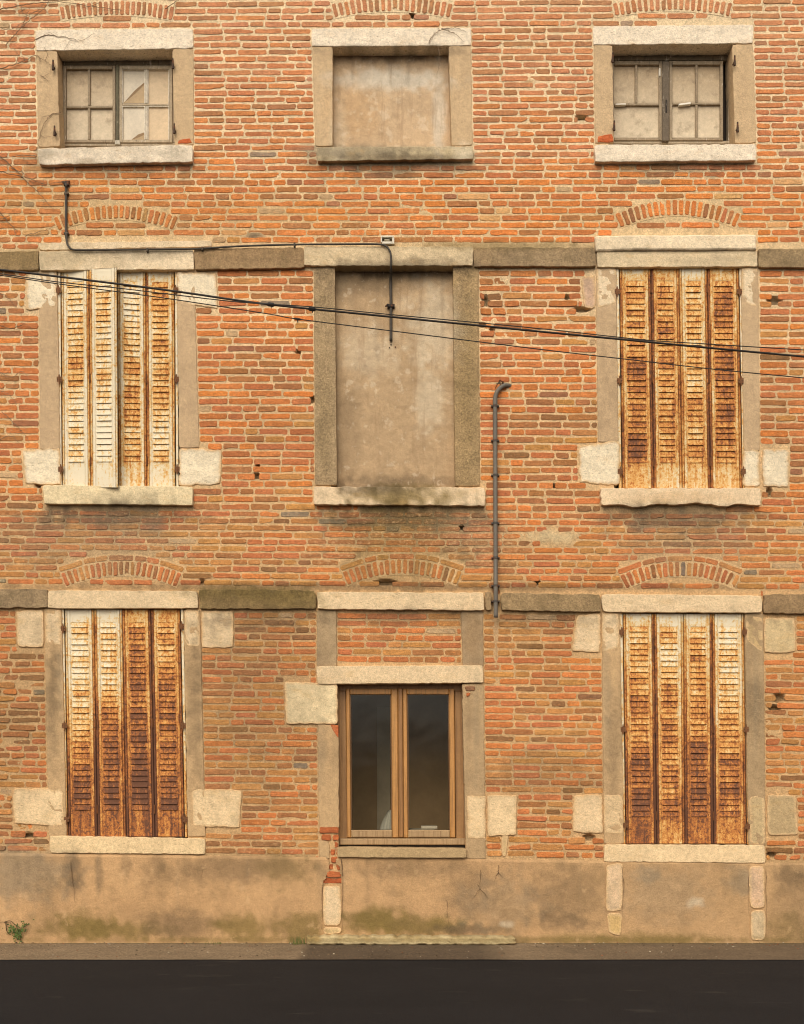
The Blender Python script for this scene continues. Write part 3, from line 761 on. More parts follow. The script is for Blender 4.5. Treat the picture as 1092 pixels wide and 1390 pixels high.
# ---- the wooden window
OK1 = lin(186, 132, 70); OK2 = lin(158, 116, 68); OK3 = lin(168, 136, 94)
mb = MB(); Yw = .125
box(mb, 454, 922, 637, 938, Yw, .2, OK2); box(mb, 0, 0, 0, 0, Yw, .2, OK2, quad=[(455, 938.2), (469.5, 938.2), (472, 1138), (456, 1138)])
box(mb, 0, 0, 0, 0, Yw, .2, OK2, quad=[(617.5, 938.2), (637, 938.2), (639, 1138), (619, 1138)])
box(mb, 461, 1138.4, 632, 1147, Yw - .06, .2, OK3, bev=.006); box(mb, 454, 1138.2, 640, 1160, Yw + .02, .2, lin(90, 76, 58))
mb.build('frame', M_OAK, W8)
for (a, b_, gx0, gx1) in ((470, 540, 475, 531.5), (547, 617, 552.5, 610)):
    cs = empty('casement', W8); mb = MB(); y = Yw - .03
    box(mb, 0, 0, 0, 0, y, .18, OK1, quad=[(a, 935), (gx0, 935), (gx0 + 1.5, 1137), (a + 1.5, 1137)], bev=.006)
    box(mb, 0, 0, 0, 0, y, .18, OK1, quad=[(gx1, 935), (b_, 935), (b_ + 1.5, 1137), (gx1 + 1.5, 1137)], bev=.006)
    box(mb, gx0 + .2, 935, gx1 - .2, 942.5, y, .18, OK1, bev=.006); box(mb, gx0 + 1.7, 1127, gx1 + 1.3, 1137, y - .008, .18, OK3, bev=.008)
    # glazing beads
    for qd in ([(gx0 + .2, 943), (gx0 + 1.8, 943), (gx0 + 3.2, 1126.5), (gx0 + 1.7, 1126.5)], [(gx1 - 1.6, 943), (gx1, 943), (gx1 + 1.4, 1126.5), (gx1, 1126.5)]):
        box(mb, 0, 0, 0, 0, y + .014, .18, lin(110, 76, 40), quad=qd, bev=.003)
    # casement carries its wood and its glass as one pair of sub-parts of the window
    o = mb.build('casement_frame', M_OAK, W8)
    g = MB(); Pq = [W(gx0, 940, y + .03), W(gx1, 940, y + .03), W(gx1 + 1.6, 1129, y + .03), W(gx0 + 1.6, 1129, y + .03)]
    g.add(Pq, [(0, 3, 2, 1)], (1, 1, 1)); g.build('pane', M_GLASS, W8)
    bpy.data.objects.remove(cs)
mb = MB(); box(mb, 0, 0, 0, 0, Yw - .045, .18, lin(150, 104, 56), quad=[(540.3, 934), (546.7, 934), (548.2, 1137), (541.8, 1137)], bev=.008); mb.build('meeting_rail', M_OAK, W8)

# ---- rooms behind: a lit-by-window room, dark core elsewhere
x0, _, z1 = W(440, 915); x1, _, z0 = W(650, 1160)
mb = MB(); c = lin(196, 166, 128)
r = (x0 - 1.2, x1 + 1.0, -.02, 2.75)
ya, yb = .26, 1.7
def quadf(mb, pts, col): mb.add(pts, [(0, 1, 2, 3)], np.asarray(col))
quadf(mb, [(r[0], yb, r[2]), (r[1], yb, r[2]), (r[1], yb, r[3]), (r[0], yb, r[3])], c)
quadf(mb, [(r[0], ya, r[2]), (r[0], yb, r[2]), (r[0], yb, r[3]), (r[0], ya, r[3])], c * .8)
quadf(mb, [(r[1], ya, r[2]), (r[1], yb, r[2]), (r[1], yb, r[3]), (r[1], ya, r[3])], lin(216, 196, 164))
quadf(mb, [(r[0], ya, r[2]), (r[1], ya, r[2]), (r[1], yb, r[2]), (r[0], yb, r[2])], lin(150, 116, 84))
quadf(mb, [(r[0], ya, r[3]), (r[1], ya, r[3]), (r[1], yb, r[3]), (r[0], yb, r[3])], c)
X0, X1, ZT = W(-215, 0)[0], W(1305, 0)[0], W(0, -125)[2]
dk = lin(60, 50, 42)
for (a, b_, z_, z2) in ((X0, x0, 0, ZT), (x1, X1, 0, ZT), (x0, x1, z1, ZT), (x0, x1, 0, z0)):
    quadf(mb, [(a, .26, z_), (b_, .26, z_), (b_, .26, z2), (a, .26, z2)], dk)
# outer shell so the block is solid from the side
for pts in ([(X0, 0.02, 0), (X0, 6, 0), (X0, 6, ZT), (X0, 0.02, ZT)], [(X1, 0.02, 0), (X1, 6, 0), (X1, 6, ZT), (X1, 0.02, ZT)], [(X0, 0.02, ZT), (X1, 0.02, ZT), (X1, 6, ZT), (X0, 6, ZT)], [(X0, 6, 0), (X1, 6, 0), (X1, 6, ZT), (X0, 6, ZT)]):
    quadf(mb, pts, lin(150, 100, 70))
mb.build('interior', M_INNER, B)
mb = MB(); box(mb, 455, 1132, 640, 1137, .2, .42, lin(170, 150, 120)); mb.build('window_board', M_OAK, W8)
# pale door-frame post seen dimly inside
mb = MB(); quadf(mb, [(-.25, 1.66, 0), (-.12, 1.66, 0), (-.12, 1.66, 2.1), (-.25, 1.66, 2.1)], lin(220, 206, 180)); mb.build('door_post', M_INNER, B)

# ------------------------------------------------------------------ relieving arches
ARCH = [
    # xl, xr, y end top, y crown top, thickness, count, over-ring, palette mood
    (80, 238, 10, 2, 18, 21, False), (449, 616, 6, -4, 19, 20, False), (831, 995, 6, -3, 17, 20, False),
    (72, 243, 296, 279, 18, 21, False), (834, 1007, 291, 272, 20, 20, False),
    (82, 248, 779, 762, 19, 21, True), (464, 628, 777, 760, 19, 20, True), (841, 1006, 782, 763, 19, 20, True),
]
PALB = dict(bright=lin(228, 130, 62), orange=lin(214, 124, 66), red=lin(200, 113, 68), pink=lin(206, 126, 82), brown=lin(176, 112, 68), dark=lin(146, 100, 64),
            ochre=lin(202, 138, 76), grey=lin(144, 128, 106), pale=lin(220, 164, 106), violet=lin(166, 106, 76))
DUST = lin(220, 166, 104)
PALB = {k: v * .87 + DUST * .13 for k, v in PALB.items()}


def brick_colour(px, py):
    yj = py + rng.uniform(-25, 25); cl = float(vnoise(px / 90, py / 45, 77, 2)) - .5
    if yj < 225:
        t = max(0, min(1, (yj - 110) / 90))
        wts = dict(pink=.38 * (1 - t) + .1, red=.32, orange=.16 + .3 * t, bright=.12 * t, brown=.16, violet=.03, grey=.012)
    elif yj < 340:
        wts = dict(bright=.36, orange=.26, red=.15, brown=.14, violet=.02, grey=.012, pale=.03)
    elif yj < 690:
        wts = dict(orange=.3, red=.28, brown=.22, ochre=.1, dark=.02, violet=.03, grey=.03 if 200 < px < 640 else .006, bright=.12)
    elif yj < 812:
        wts = dict(ochre=.32, brown=.32, red=.22, orange=.1, dark=.05) if px < 430 else dict(orange=.38, ochre=.25, red=.2, brown=.14, grey=.01, dark=.03)
    else:
        wts = dict(brown=.34, dark=.1, ochre=.28, red=.14, orange=.2, grey=.02) if px < 440 else (dict(orange=.3, ochre=.3, red=.18, brown=.16, dark=.08) if px > 640 else dict(red=.4, ochre=.3, brown=.2, orange=.2))
    ks = list(wts); 
    for k in ks:
        if k in ('brown', 'dark', 'violet', 'grey'): wts[k] *= max(.25, 1 + 2.2 * cl)
    c = PALB[rng.choices(ks, [wts[k] for k in ks])[0]]
    c = c * rng.uniform(.88, 1.1) * np.array([1, rng.uniform(.97, 1.06), rng.uniform(.94, 1.1)])
    if py < 230:       # faded brick; haze towards the top is mixed into the colour too
        f = .2 * (1 - py / 230) + .06; c = c * (1 - f) + lin(226, 176, 134) * f
    return c


def add_brick(mb, corners, seed, col, face, smear, tiltx=0.0):
    """corners TL TR BR BL in survey units; rounded irregular outline, eased arris."""
    (ax, ay), (bx, by), (cx, cy), (dx, dy) = corners
    w = math.hypot(bx - ax, by - ay); h = math.hypot(dx - ax, dy - ay)
    n = max(1, int(w / 9)); m = max(1, int(h / 9))
    r = min(.2, 1.4 / w), min(.34, 1.7 / h)
    us = [r[0]] + [r[0] + (1 - 2 * r[0]) * (i + 1) / (n + 1) for i in range(n)] + [1 - r[0]]
    vs = [r[1]] + [r[1] + (1 - 2 * r[1]) * (i + 1) / (m + 1) for i in range(m)] + [1 - r[1]]
    ring = [(u, 0) for u in us] + [(1, v) for v in vs] + [(u, 1) for u in us[::-1]] + [(0, v) for v in vs[::-1]]
    J = .5
    pts = []
    for (u, v) in ring:
        x = (ax * (1 - u) + bx * u) * (1 - v) + (dx * (1 - u) + cx * u) * v; y = (ay * (1 - u) + by * u) * (1 - v) + (dy * (1 - u) + cy * u) * v
        pts.append((x + rng.uniform(-J, J), y + rng.uniform(-J, J) * .9))
    mx = (ax + bx + cx + dx) / 4; my = (ay + by + cy + dy) / 4
    if rng.random() < .07:      # a knocked corner
        k = rng.randrange(len(pts)); 
        for dk_ in (-1, 0, 1):
            x, y = pts[(k + dk_) % len(pts)]; pts[(k + dk_) % len(pts)] = (x + (mx - x) * .16, y + (my - y) * .4)
    N = len(pts); V = []
    e = .42
    for (x, y) in pts: V.append(W(x, y, .012))
    for (x, y) in pts:
        p = W(x, y); V.append((p[0], -face + .0025, p[2]))
    for (x, y) in pts:
        dx_, dy_ = x - mx, y - my
        p = W(x - math.copysign(min(e, abs(dx_) * .5), dx_), y - math.copysign(min(e, abs(dy_) * .5), dy_))
        V.append((p[0], -face + tiltx * dx_ / w + rng.uniform(-.0006, .0006), p[2]))
    F = []
    for i in range(N):
        j = (i + 1) % N
        F += [(i, j, N + j, N + i), (N + i, N + j, 2 * N + j, 2 * N + i)]
    F.append(tuple(2 * N + i for i in range(N - 1, -1, -1)))
    F = [tuple(reversed(f)) for f in F]
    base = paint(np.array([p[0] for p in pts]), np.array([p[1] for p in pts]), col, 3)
    C = np.concatenate([base * .95, base, base]); A = np.full((3 * N, 1), smear)
    mb.add(V, F, np.concatenate([C, A], 1), 0)


def smear_at(x, y):
    s = (float(vnoise(x / 130, y / 60, 501, 3)) - .5) * .32
    if 690 < y < 770 and x < 700: s += .08 + (.1 if 410 < x < 690 else 0)
    if 300 < y < 336 and 300 < x < 520: s += .1
    if 225 < y < 340: s += .05
    if y > 1130: s += .04
    return s * .62 - .03


for (xl, xr, ye, yc, th, cnt, ring2) in ARCH:
    cx_ = (xl + xr) / 2; half = (xr - xl) / 2; rise = ye - yc
    Rr = (half ** 2 + rise ** 2) / (2 * rise); cy_ = yc + Rr
    a0 = math.asin(half / Rr); mb = MB()
    tilt = (yc - 330) * 1.42e-5 * 0
    pt = lambda a, rad: (cx_ + rad * math.sin(a), cy_ - rad * math.cos(a))
    ri = Rr - th
    steps = [-a0 + 2 * a0 * i / 24 for i in range(25)]
    EX.append([pt(a, Rr + 2.4 + (9 if ring2 else 0)) for a in steps] + [pt(a, ri - 2.0) for a in reversed(steps)])
    # mortar bed of the ring
    bed = [W(*pt(a, Rr + 1.6 + (9 if ring2 else 0)), -.0016) for a in steps] + [W(*pt(a, ri - 1.6), -.0016) for a in steps]
    mcol = (lin(242, 212, 166) if yc < 60 else lin(230, 194, 142) if yc < 400 else lin(224, 184, 132))
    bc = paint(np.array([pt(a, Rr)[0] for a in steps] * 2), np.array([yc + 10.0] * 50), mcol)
    mb.add(bed, [(i, 25 + i, 26 + i, i + 1) for i in range(24)], bc, 1)
    for i in range(cnt):
        g = rng.uniform(.15, .2); b0 = -a0 + 2 * a0 * (i + g) / cnt; b1 = -a0 + 2 * a0 * (i + 1 - g) / cnt
        ro = Rr + rng.uniform(-1, .8); rl = ri + rng.uniform(-.6, 1.2)
        add_brick(mb, [pt(b0, ro), pt(b1, ro), pt(b1, rl), pt(b0, rl)], i, brick_colour(pt(b0, Rr)[0], yc + 10) * rng.choice([.78, .92, 1, 1.04]), .0055 + rng.uniform(0, .003), smear_at(cx_, yc) - .05)
    if ring2:
        k = 5
        for i in range(k):
            b0 = -a0 + 2 * a0 * (i + .03) / k; b1 = -a0 + 2 * a0 * (i + .97) / k; bm = (b0 + b1) / 2
            for (s0, s1_) in ((b0, bm - .002), (bm + .002, b1)) if i in (1, 3) else ((b0, b1),):
                add_brick(mb, [pt(s0, Rr + 8.6), pt(s1_, Rr + 8.6), pt(s1_, Rr + 2), pt(s0, Rr + 2)], i, brick_colour(cx_, yc) , .005, smear_at(cx_, yc))
    mb.build('brick_arch', [M_BRICK, M_MORTAR], B)

# ------------------------------------------------------------------ brick wall
HOLES = [(660, 408, 3, 6), (656, 425, 5, 2.5), (664, 431, 4, 3), (655, 441, 5, 2), (668, 446, 3, 2), (750, 385, 7, 3), (764, 392, 8, 2), (770, 403, 4, 2), (790, 420, 12, 2), (800, 503, 4, 6),
         (789, 563, 6, 4), (349, 646, 4, 3), (350, 632, 1.6, 1.6), (286, 787, 6, 3), (315, 794, 5, 3), (275, 790, 6, 1.5), (524, 791, 17, 2.6), (596, 793, 3, 3), (653, 966, 4, 5), (1058, 948, 8, 5),
         (1052, 962, 7, 3), (736, 1156, 8, 3), (813, 1150, 5, 5), (800, 1137, 8, 3), (272, 1124, 7, 3), (52, 1122, 10, 2.5), (66, 1141, 7, 5), (40, 1134, 9, 2), (52, 655, 4, 6), (272, 668, 6, 3),
         (1036, 655, 3, 3), (1045, 668, 3, 5), (1052, 408, 10, 4), (663, 279, 2, 2), (392, 282, 2, 2), (424, 542, 2, 4), (405, 478, 2.5, 2), (660, 518, 6, 1.5), (668, 545, 4, 2), (560, 20, 3, 3),
         (752, 660, 4, 1.2), (1048, 975, 6, 2), (680, 455, 5, 1.2), (790, 160, 9, 1.6), (627, 716, 3, 1.4), (410, 1130, 3, 3), (284, 1140, 4, 6), (1048, 1160, 6, 3), (730, 790, 3, 2), (783, 790, 3, 2)]
HOLES = [(a, b_, c * .62, d * .75) for i, (a, b_, c, d) in enumerate(HOLES) if i % 4 in (0, 3)]
for hx, hy, rx, ry in HOLES:
    EX.append([(hx + rx * math.cos(a) * rng.uniform(.8, 1.25), hy + ry * math.sin(a) * rng.uniform(.8, 1.2)) for a in [k * math.pi / 5 for k in range(10)]])
PATCH = [(750, 729, 36, 9, lin(214, 186, 140)), (112, 765, 30, 8, None), (673, 872, 4, 50, lin(206, 166, 120)), (718, 112, 8, 6, lin(214, 176, 128)), (690, 765, 5, 60, None), (345, 320, 14, 4, lin(140, 118, 90)), (240, 765, 20, 14, None)]
for (hx, hy, rx, ry, c) in PATCH[:1]:
    EX.append([(hx + rx * math.cos(a) * rng.uniform(.75, 1.1), hy + ry * math.sin(a) * rng.uniform(.7, 1.15)) for a in [k * math.pi / 8 for k in range(16)]])


def cross(poly, y):
    xs = []
    for i in range(len(poly)):
        (x0_, y0_), (x1_, y1_) = poly[i], poly[(i + 1) % len(poly)]
        if (y0_ <= y) != (y1_ <= y): xs.append(x0_ + (y - y0_) / (y1_ - y0_) * (x1_ - x0_))
    xs.sort(); return [(xs[i], xs[i + 1]) for i in range(0, len(xs) - 1, 2)]


def row_y(y0, x): return y0 + (y0 - 330) * 1.42e-5 * (x - 546)


def pitch(y):
    return 9.33 if y < 232 else 9.75 if y < 340 else 10.25 if y < 690 else 9.4 if y < 806 else 9.72


wall = MB()
EXB = [(min(p[1] for p in e), max(p[1] for p in e), e) for e in EX + [inset(o, -4) for o in OPEN]]
y = -119.8; XA, XB = -205.0, 1298.0
while y < 1212:
    P_ = pitch(y); yt_, yb_ = y, y + P_ - 2.75
    ym = (yt_ + yb_) / 2
    blocked = []
    for a, b_, e in EXB:
        if b_ < yt_ - 14 or a > yb_ + 14: continue
        mx_ = sum(p[0] for p in e) / len(e)
        for yy in (yt_ + .8, ym, yb_ - .8):
            blocked += cross(e, row_y(yy, mx_))
    if ym > 1166: blocked += [(XA - 50, 428), (466, XB + 50)]
    blocked.sort(); free = []; cur = XA
    for a, b_ in blocked:
        if a > cur: free.append((cur, a))
        cur = max(cur, b_)
    if cur < XB: free.append((cur, XB))
    for (a, b_) in free:
        x = a + rng.uniform(0, .8) if a > XA else a - rng.uniform(0, 30)
        while x < b_ - 3:
            L = rng.choices([rng.gauss(38, 2.2), rng.gauss(18.3, 1.3), rng.gauss(27, 2)], [.56, .34, .1])[0]
            xe = x + L
            if b_ - xe < 7: xe = b_ - .4 if b_ - x < 46 else x + L * .6
            xe = min(xe, b_ - .3)
            if xe - x > 2.5:
                wob = (float(n1((x + y * 3.1) / 60, 9)) - .5) * 1.7; dt = rng.uniform(-.28, .28); hv = rng.uniform(-.45, .35)
                c = [(x, row_y(yt_, x) + wob - dt), (xe, row_y(yt_, xe) + wob + dt), (xe, row_y(yb_, xe) + wob + dt + hv), (x, row_y(yb_, x) + wob - dt + hv)]
                fc = .0024 + rng.uniform(-.0013, .0022)
                if rng.random() < .015: fc = .0006          # weathered back almost flush with the joint
                col = brick_colour((x + xe) / 2, ym)
                if rng.random() < .006: col = lin(200, 164, 120)   # rendered over
                if ym > 1120 and 424 < x < 470: col = lin(206, 104, 56) * rng.uniform(.75, 1.1); fc += rng.uniform(-.01, .012)
                if (ym > 1092 and (655 < x < 822 or x < 75 or x > 1040)) or (ym > 870 and ym < 1010 and x > 1036) or (ym > 900 and x < 26) or (378 < ym < 470 and 644 < x < 690) or (372 < ym < 420 and 735 < x < 800):
                    c = [(px_ + rng.uniform(-1.3, 1.3), py_ + rng.uniform(-.9, .9)) for px_, py_ in c]; fc = rng.uniform(-.001, .011); col = col * rng.uniform(.8, 1.08)
                add_brick(wall, c, 0, col, fc, smear_at(x, ym), rng.uniform(-.003, .003))
            x = xe + rng.uniform(1.6, 2.7)
    y += P_ + rng.uniform(-.08, .08)
    if 341 < y < 366: y = 367.4
    elif 808 < y < 832: y = 833.2

for k, yy in enumerate(range(1123, 1203, 10)):      # broken brickwork laid bare beside the wooden window
    xl = (434, 437, 447, 449, 450, 447, 444, 441)[k]; xr = 461 + rng.uniform(-2, 1) if yy < 1165 else 464
    xm = xl + (xr - xl) * rng.uniform(.4, .65) if k % 2 else xr
    for (xa, xb_) in ((xl, xm - .8), (xm + .8, xr)):
        if xb_ - xa > 4: add_brick(wall, [(xa, yy + rng.uniform(-.8, .8)), (xb_, yy + rng.uniform(-.8, .8)), (xb_, yy + 7.6), (xa, yy + 7.6)], 0, lin(204, 114, 66) * rng.uniform(.7, 1.05), .008 + rng.uniform(-.012, .012), -.1, rng.uniform(-.01, .01))
# mortar bed (a fine sheet, pushed back where bricks have fallen out)
gx = np.arange(XA - 10, XB + 12, 2.4); gy = np.arange(-122, 1216, 2.4)
GX, GY = np.meshgrid(gx, gy)
P = Wn(GX, GY, 0.0 * GX)
dep = .0008 + .0026 * (vnoise(GX / 5, GY / 5, 31, 3) - .5)
hole = np.zeros_like(GX)
for hx, hy, rx, ry in HOLES:
    hole = np.maximum(hole, np.clip(1.6 - np.sqrt(((GX - hx) / (rx + .8)) ** 2 + ((GY - hy) / (ry + .8)) ** 2), 0, .6) / .6)
P[..., 1] = dep + hole * .05
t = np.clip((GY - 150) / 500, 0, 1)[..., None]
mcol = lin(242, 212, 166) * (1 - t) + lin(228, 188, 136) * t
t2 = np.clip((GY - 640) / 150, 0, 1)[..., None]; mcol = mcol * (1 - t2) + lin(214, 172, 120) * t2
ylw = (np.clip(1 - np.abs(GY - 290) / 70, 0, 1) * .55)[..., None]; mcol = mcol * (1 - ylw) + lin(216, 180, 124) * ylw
mcol = mcol * (.86 + .28 * vnoise(GX / 40, GY / 25, 61, 4))[..., None]
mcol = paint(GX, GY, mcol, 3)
for hx, hy, rx, ry, c in PATCH:
    if c is None: continue
    m_ = (np.clip(1.4 - np.sqrt(((GX - hx) / rx) ** 2 + ((GY - hy) / ry) ** 2) + (vnoise(GX / 6, GY / 6, 8) - .5), 0, 1))[..., None]; mcol = mcol * (1 - m_) + c * m_
    P[..., 1] -= .006 * m_[..., 0]
mcol = mcol * (1 - .55 * hole[..., None])  # shade inside the holes multiplied into the mortar colour
fc = gridfaces(len(gx), len(gy))
cxm = GX[:-1, :-1].ravel() + 1.2; cym = GY[:-1, :-1].ravel() + 1.2
keep = np.ones(len(fc), bool)
for o in OPEN:
    xa = max(o[0][0], o[3][0]) - 5; xb = min(o[1][0], o[2][0]) + 5
    keep &= ~((cxm > min(o[0][0], o[3][0]) - 3) & (cxm < max(o[1][0], o[2][0]) + 3) & (cym > o[0][1] - 3) & (cym < o[2][1] + 3))
wall.add(P.reshape(-1, 3), [tuple(f) for f in fc[keep].tolist()], mcol.reshape(-1, 3), 1)
wall.build('wall', [M_BRICK, M_MORTAR], B)

# ------------------------------------------------------------------ plinth
gx = np.arange(-205, 1300, 1.9); gv = np.linspace(0, 1, 72)
GX, GV = np.meshgrid(gx, gv)
ytop = 1158 + (GX - 0) * .0125 + 2.0 * (n1(GX / 16, 91, 4) - .5); ybot = 1286.0
GY = ytop * (1 - GV) + ybot * GV
und = (vnoise(GX / 60, GY / 50, 17, 3) - .5) * .012 + (vnoise(GX / 7, GY / 7, 18, 3) - .5) * .003
P = Wn(GX, GY, -.02 + 0 * GX); P[..., 1] = -.02 + und + .012 * np.clip(1 - GV * 40, 0, 1)
c = lin(193, 153, 107) * (.93 + .2 * vnoise(GX / 90, GY / 40, 21, 4))[..., None]
t = np.clip((GX - 700) / 120, 0, 1)[..., None]; c = c * (1 - t) + c * t * np.array([.95, .97, .98])
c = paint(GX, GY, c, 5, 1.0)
stone_q = [([(439, 1202), (463, 1202), (464, 1257), (438, 1257)], PALE3), ([(438, 1258), (464, 1258), (464, 1268), (440, 1269)], lin(206, 178, 128)),
           ([(823, 1174), (847, 1170), (845, 1237), (823, 1238)], lin(226, 192, 150)), ([(824, 1239), (846, 1239), (843, 1272), (826, 1266)], lin(212, 176, 116)),
           ([(1017, 1176), (1038, 1174), (1039, 1234), (1018, 1233)], lin(222, 184, 146)), ([(1019, 1236), (1040, 1235), (1040, 1276), (1020, 1278)], lin(206, 180, 140))]
fcs = gridfaces(len(gx), len(gv)); cxm = (GX[:-1, :-1] + .95).ravel(); cym = (GY[:-1, :-1] + GY[1:, 1:]).ravel() / 2
keep = np.ones(len(fcs), bool)
def inpoly(poly, X, Y):
    r_ = np.zeros(len(X), bool); n = len(poly)
    for i in range(n):
        (x0_, y0_), (x1_, y1_) = poly[i], poly[(i + 1) % n]
        cnd = ((y0_ <= Y) != (y1_ <= Y)) & (X < x0_ + (Y - y0_) / ((y1_ - y0_) or 1e-9) * (x1_ - x0_)); r_ ^= cnd
    return r_
crack_hole = [(446, 1150), (459, 1150), (456, 1170), (463, 1180), (464, 1200), (438, 1203), (441, 1195), (446, 1184), (448, 1172), (444, 1163)]
jx = cxm + (vnoise(cxm / 5, cym / 5, 71, 2) - .5) * 4; jy = cym + (vnoise(cxm / 5, cym / 5, 72, 2) - .5) * 3
keep &= ~inpoly(crack_hole, jx, jy)
pm = MB(); pm.add(P.reshape(-1, 3), [tuple(f) for f in fcs[keep].tolist()], c.reshape(-1, 3), 0)


def crackline(pts, w, Y=-.029, seed=0):
    rr = random.Random(seed); out = []
    for i in range(len(pts) - 1):
        for k in range(4):
            t_ = k / 4; out.append((pts[i][0] * (1 - t_) + pts[i + 1][0] * t_ + rr.uniform(-.8, .8), pts[i][1] * (1 - t_) + pts[i + 1][1] * t_ + rr.uniform(-.8, .8)))
    out.append(pts[-1]); V = []; n = len(out)
    for i, (x, y_) in enumerate(out):
        a, b_ = out[max(i - 1, 0)], out[min(i + 1, n - 1)]; dx, dy = b_[0] - a[0], b_[1] - a[1]; l = math.hypot(dx, dy) or 1
        ww = .75 * w * (1 - .8 * i / (n - 1)) * rr.uniform(.6, 1.2) / 2
        V += [W(x - dy / l * ww, y_ + dx / l * ww, Y), W(x + dy / l * ww, y_ - dx / l * ww, Y)]
    pm.add(V, [(2 * i, 2 * i + 1, 2 * i + 3, 2 * i + 2) for i in range(n - 1)], lin(104, 80, 56), 0)


for k, (pts, w) in enumerate([([(96, 1170), (98, 1190), (100, 1205), (102, 1230)], 1.2), ([(653, 1180), (652, 1200), (650, 1212)], 1.0), ([(652, 1206), (640, 1222)], 1.3), ([(652, 1206), (664, 1220)], 1.3), ([(651, 1204), (648, 1200)], 1.8),
                              ([(677, 1174), (677, 1186), (683, 1191)], 1.6), ([(677, 1184), (672, 1194)], 1.2), ([(607, 1222), (608, 1240), (611, 1262)], .8), ([(845, 1175), (847, 1205), (846, 1240)], 1.2), ([(1017, 1190), (1016, 1240)], 1.0),
                              ([(0, 1252), (14, 1252), (22, 1264)], 1.2), ([(8, 1250), (11, 1268)], 2.2), ([(1040, 1180), (1041, 1230), (1041, 1270)], 1.0), ([(275, 1180), (274, 1195)], .6), ([(464, 1166), (466, 1200), (465, 1262)], 1.6), ([(437, 1205), (437, 1262)], 1.2)]):
    crackline(pts, w, seed=k)
pl = pm.build('plinth', M_PLINTH, B)
for qd, cc in stone_q:
    slab('stone_block', pl, qd, -.029, .02, M_STONE, cc, chip=.008, corner=.01, ex=None)

# ------------------------------------------------------------------ ground
def sheet(name, x0_, x1_, y0_, y1_, z, m, colf, nx, ny, kind='structure', zf=None):
    X, Y = np.meshgrid(np.linspace(x0_, x1_, nx), np.linspace(y1_, y0_, ny))
    Z = z + (zf(X, Y) if zf else 0 * X)
    mb = MB(); mb.add(np.stack([X, Y, Z], -1).reshape(-1, 3), [tuple(f) for f in gridfaces(nx, ny)], colf(X, Y).reshape(-1, 3))
    return tag(mb.build(name, m), kind=kind)


def pave_col(X, Y):
    c = np.ones(X.shape + (3,)) * lin(164, 140, 108)
    px = X * S + CX
    m = (np.clip((px - 412) / 12, 0, 1) * np.clip((705 - px) / 60, 0, 1) * np.clip((-.1 - Y) / .03, 0, 1))[..., None]
    m2 = (np.clip((px - 690) / 150, 0, 1))[..., None] * .6
    m = np.maximum(m, m2)
    c = c * (1 - m) + lin(116, 98, 76) * m
    g = (np.clip(1 - np.abs(Y + .03) / .06, 0, 1) * .6)[..., None]
    c = c * (1 - g) + MOSS * .8 * g
    return c * (.85 + .3 * vnoise(X * 5, Y * 12, 3, 3))[..., None]


sheet('pavement', -9.6, 9.6, -.84, .0, 0, M_ASPH, pave_col, 420, 40, zf=lambda X, Y: .006 * (vnoise(X * 3, Y * 3, 2, 3) - .5))
sheet('road', -60, 60, -60, -.8, -.006, M_ROAD, lambda X, Y: np.ones(X.shape + (3,)) * lin(38, 36, 35), 60, 60)
sheet('ground', -300, 300, -300, 300, -.14, M_ROAD, lambda X, Y: np.ones(X.shape + (3,)) * lin(90, 80, 66), 8, 8)

# ------------------------------------------------------------------ things on and before the wall
st = MB()
slab('', None, [(415, 1270.5), (702, 1272), (702, 1284), (416, 1283.5)], -.14, 0.0, None, lin(206, 184, 138), chip=.012, corner=.007, bump=.008, bevel=.02, ex=None, into=st)
tag(st.build('stone_step', M_STONE), 'long pale worn stone step at the foot of the plinth', 'step')

CB = lin(52, 46, 40)
def cable(name, px, Y, r, label, clamps=()):
    mb = MB(); pts = smooth_path([W(x, y_, Y) for x, y_ in px], 10); tube(mb, pts, r, CB, 7)
    o = tag(mb.build(name, M_RUBBER, smooth=True), label, 'cable', 'overhead cables strung across the facade')
    for (x, y_) in clamps:
        m2 = MB(); p = np.array(W(x, y_, Y)); t = np.array([.03, 0, -.004])
        tube(m2, [p - t, p - t * .6, p + t * .6, p + t], [r * 1.1, r * 2.1, r * 2.1, r * 1.1], lin(40, 36, 32), 8)
        tube(m2, [p + np.array([0, 0, .0]), p + np.array([.004, 0, -.03])], .004, lin(40, 36, 32), 6); m2.build('clamp', M_RUBBER, o)
    return o


cable('overhead_cable', [(-160, 348), (0, 366), (158, 385), (250, 397), (364, 413), (531, 430), (728, 449.5), (838, 460), (961, 472), (1092, 484), (1250, 497)], -.62, .0085, 'thickest black overhead cable with two clamps left of the blind window', [(368, 413.5), (424, 419.5)])
cable('overhead_cable', [(-160, 350), (0, 371.5), (77, 382.5), (160, 391), (240, 400.5), (330, 410.5), (424, 416.5), (531, 427), (728, 445.5), (838, 457.5), (888, 462.5), (961, 467), (1092, 475), (1250, 484)], -.66, .0042, 'thin black overhead cable running just above the thickest cable')
cable('overhead_cable', [(-160, 351), (0, 373.5), (77, 385), (160, 396), (240, 407), (364, 426), (404, 433), (531, 449), (728, 473.5), (845, 487), (968, 501), (1092, 513), (1250, 527)], -.6, .0042, 'lowest thin overhead cable sagging below the other two', [(404, 433)])

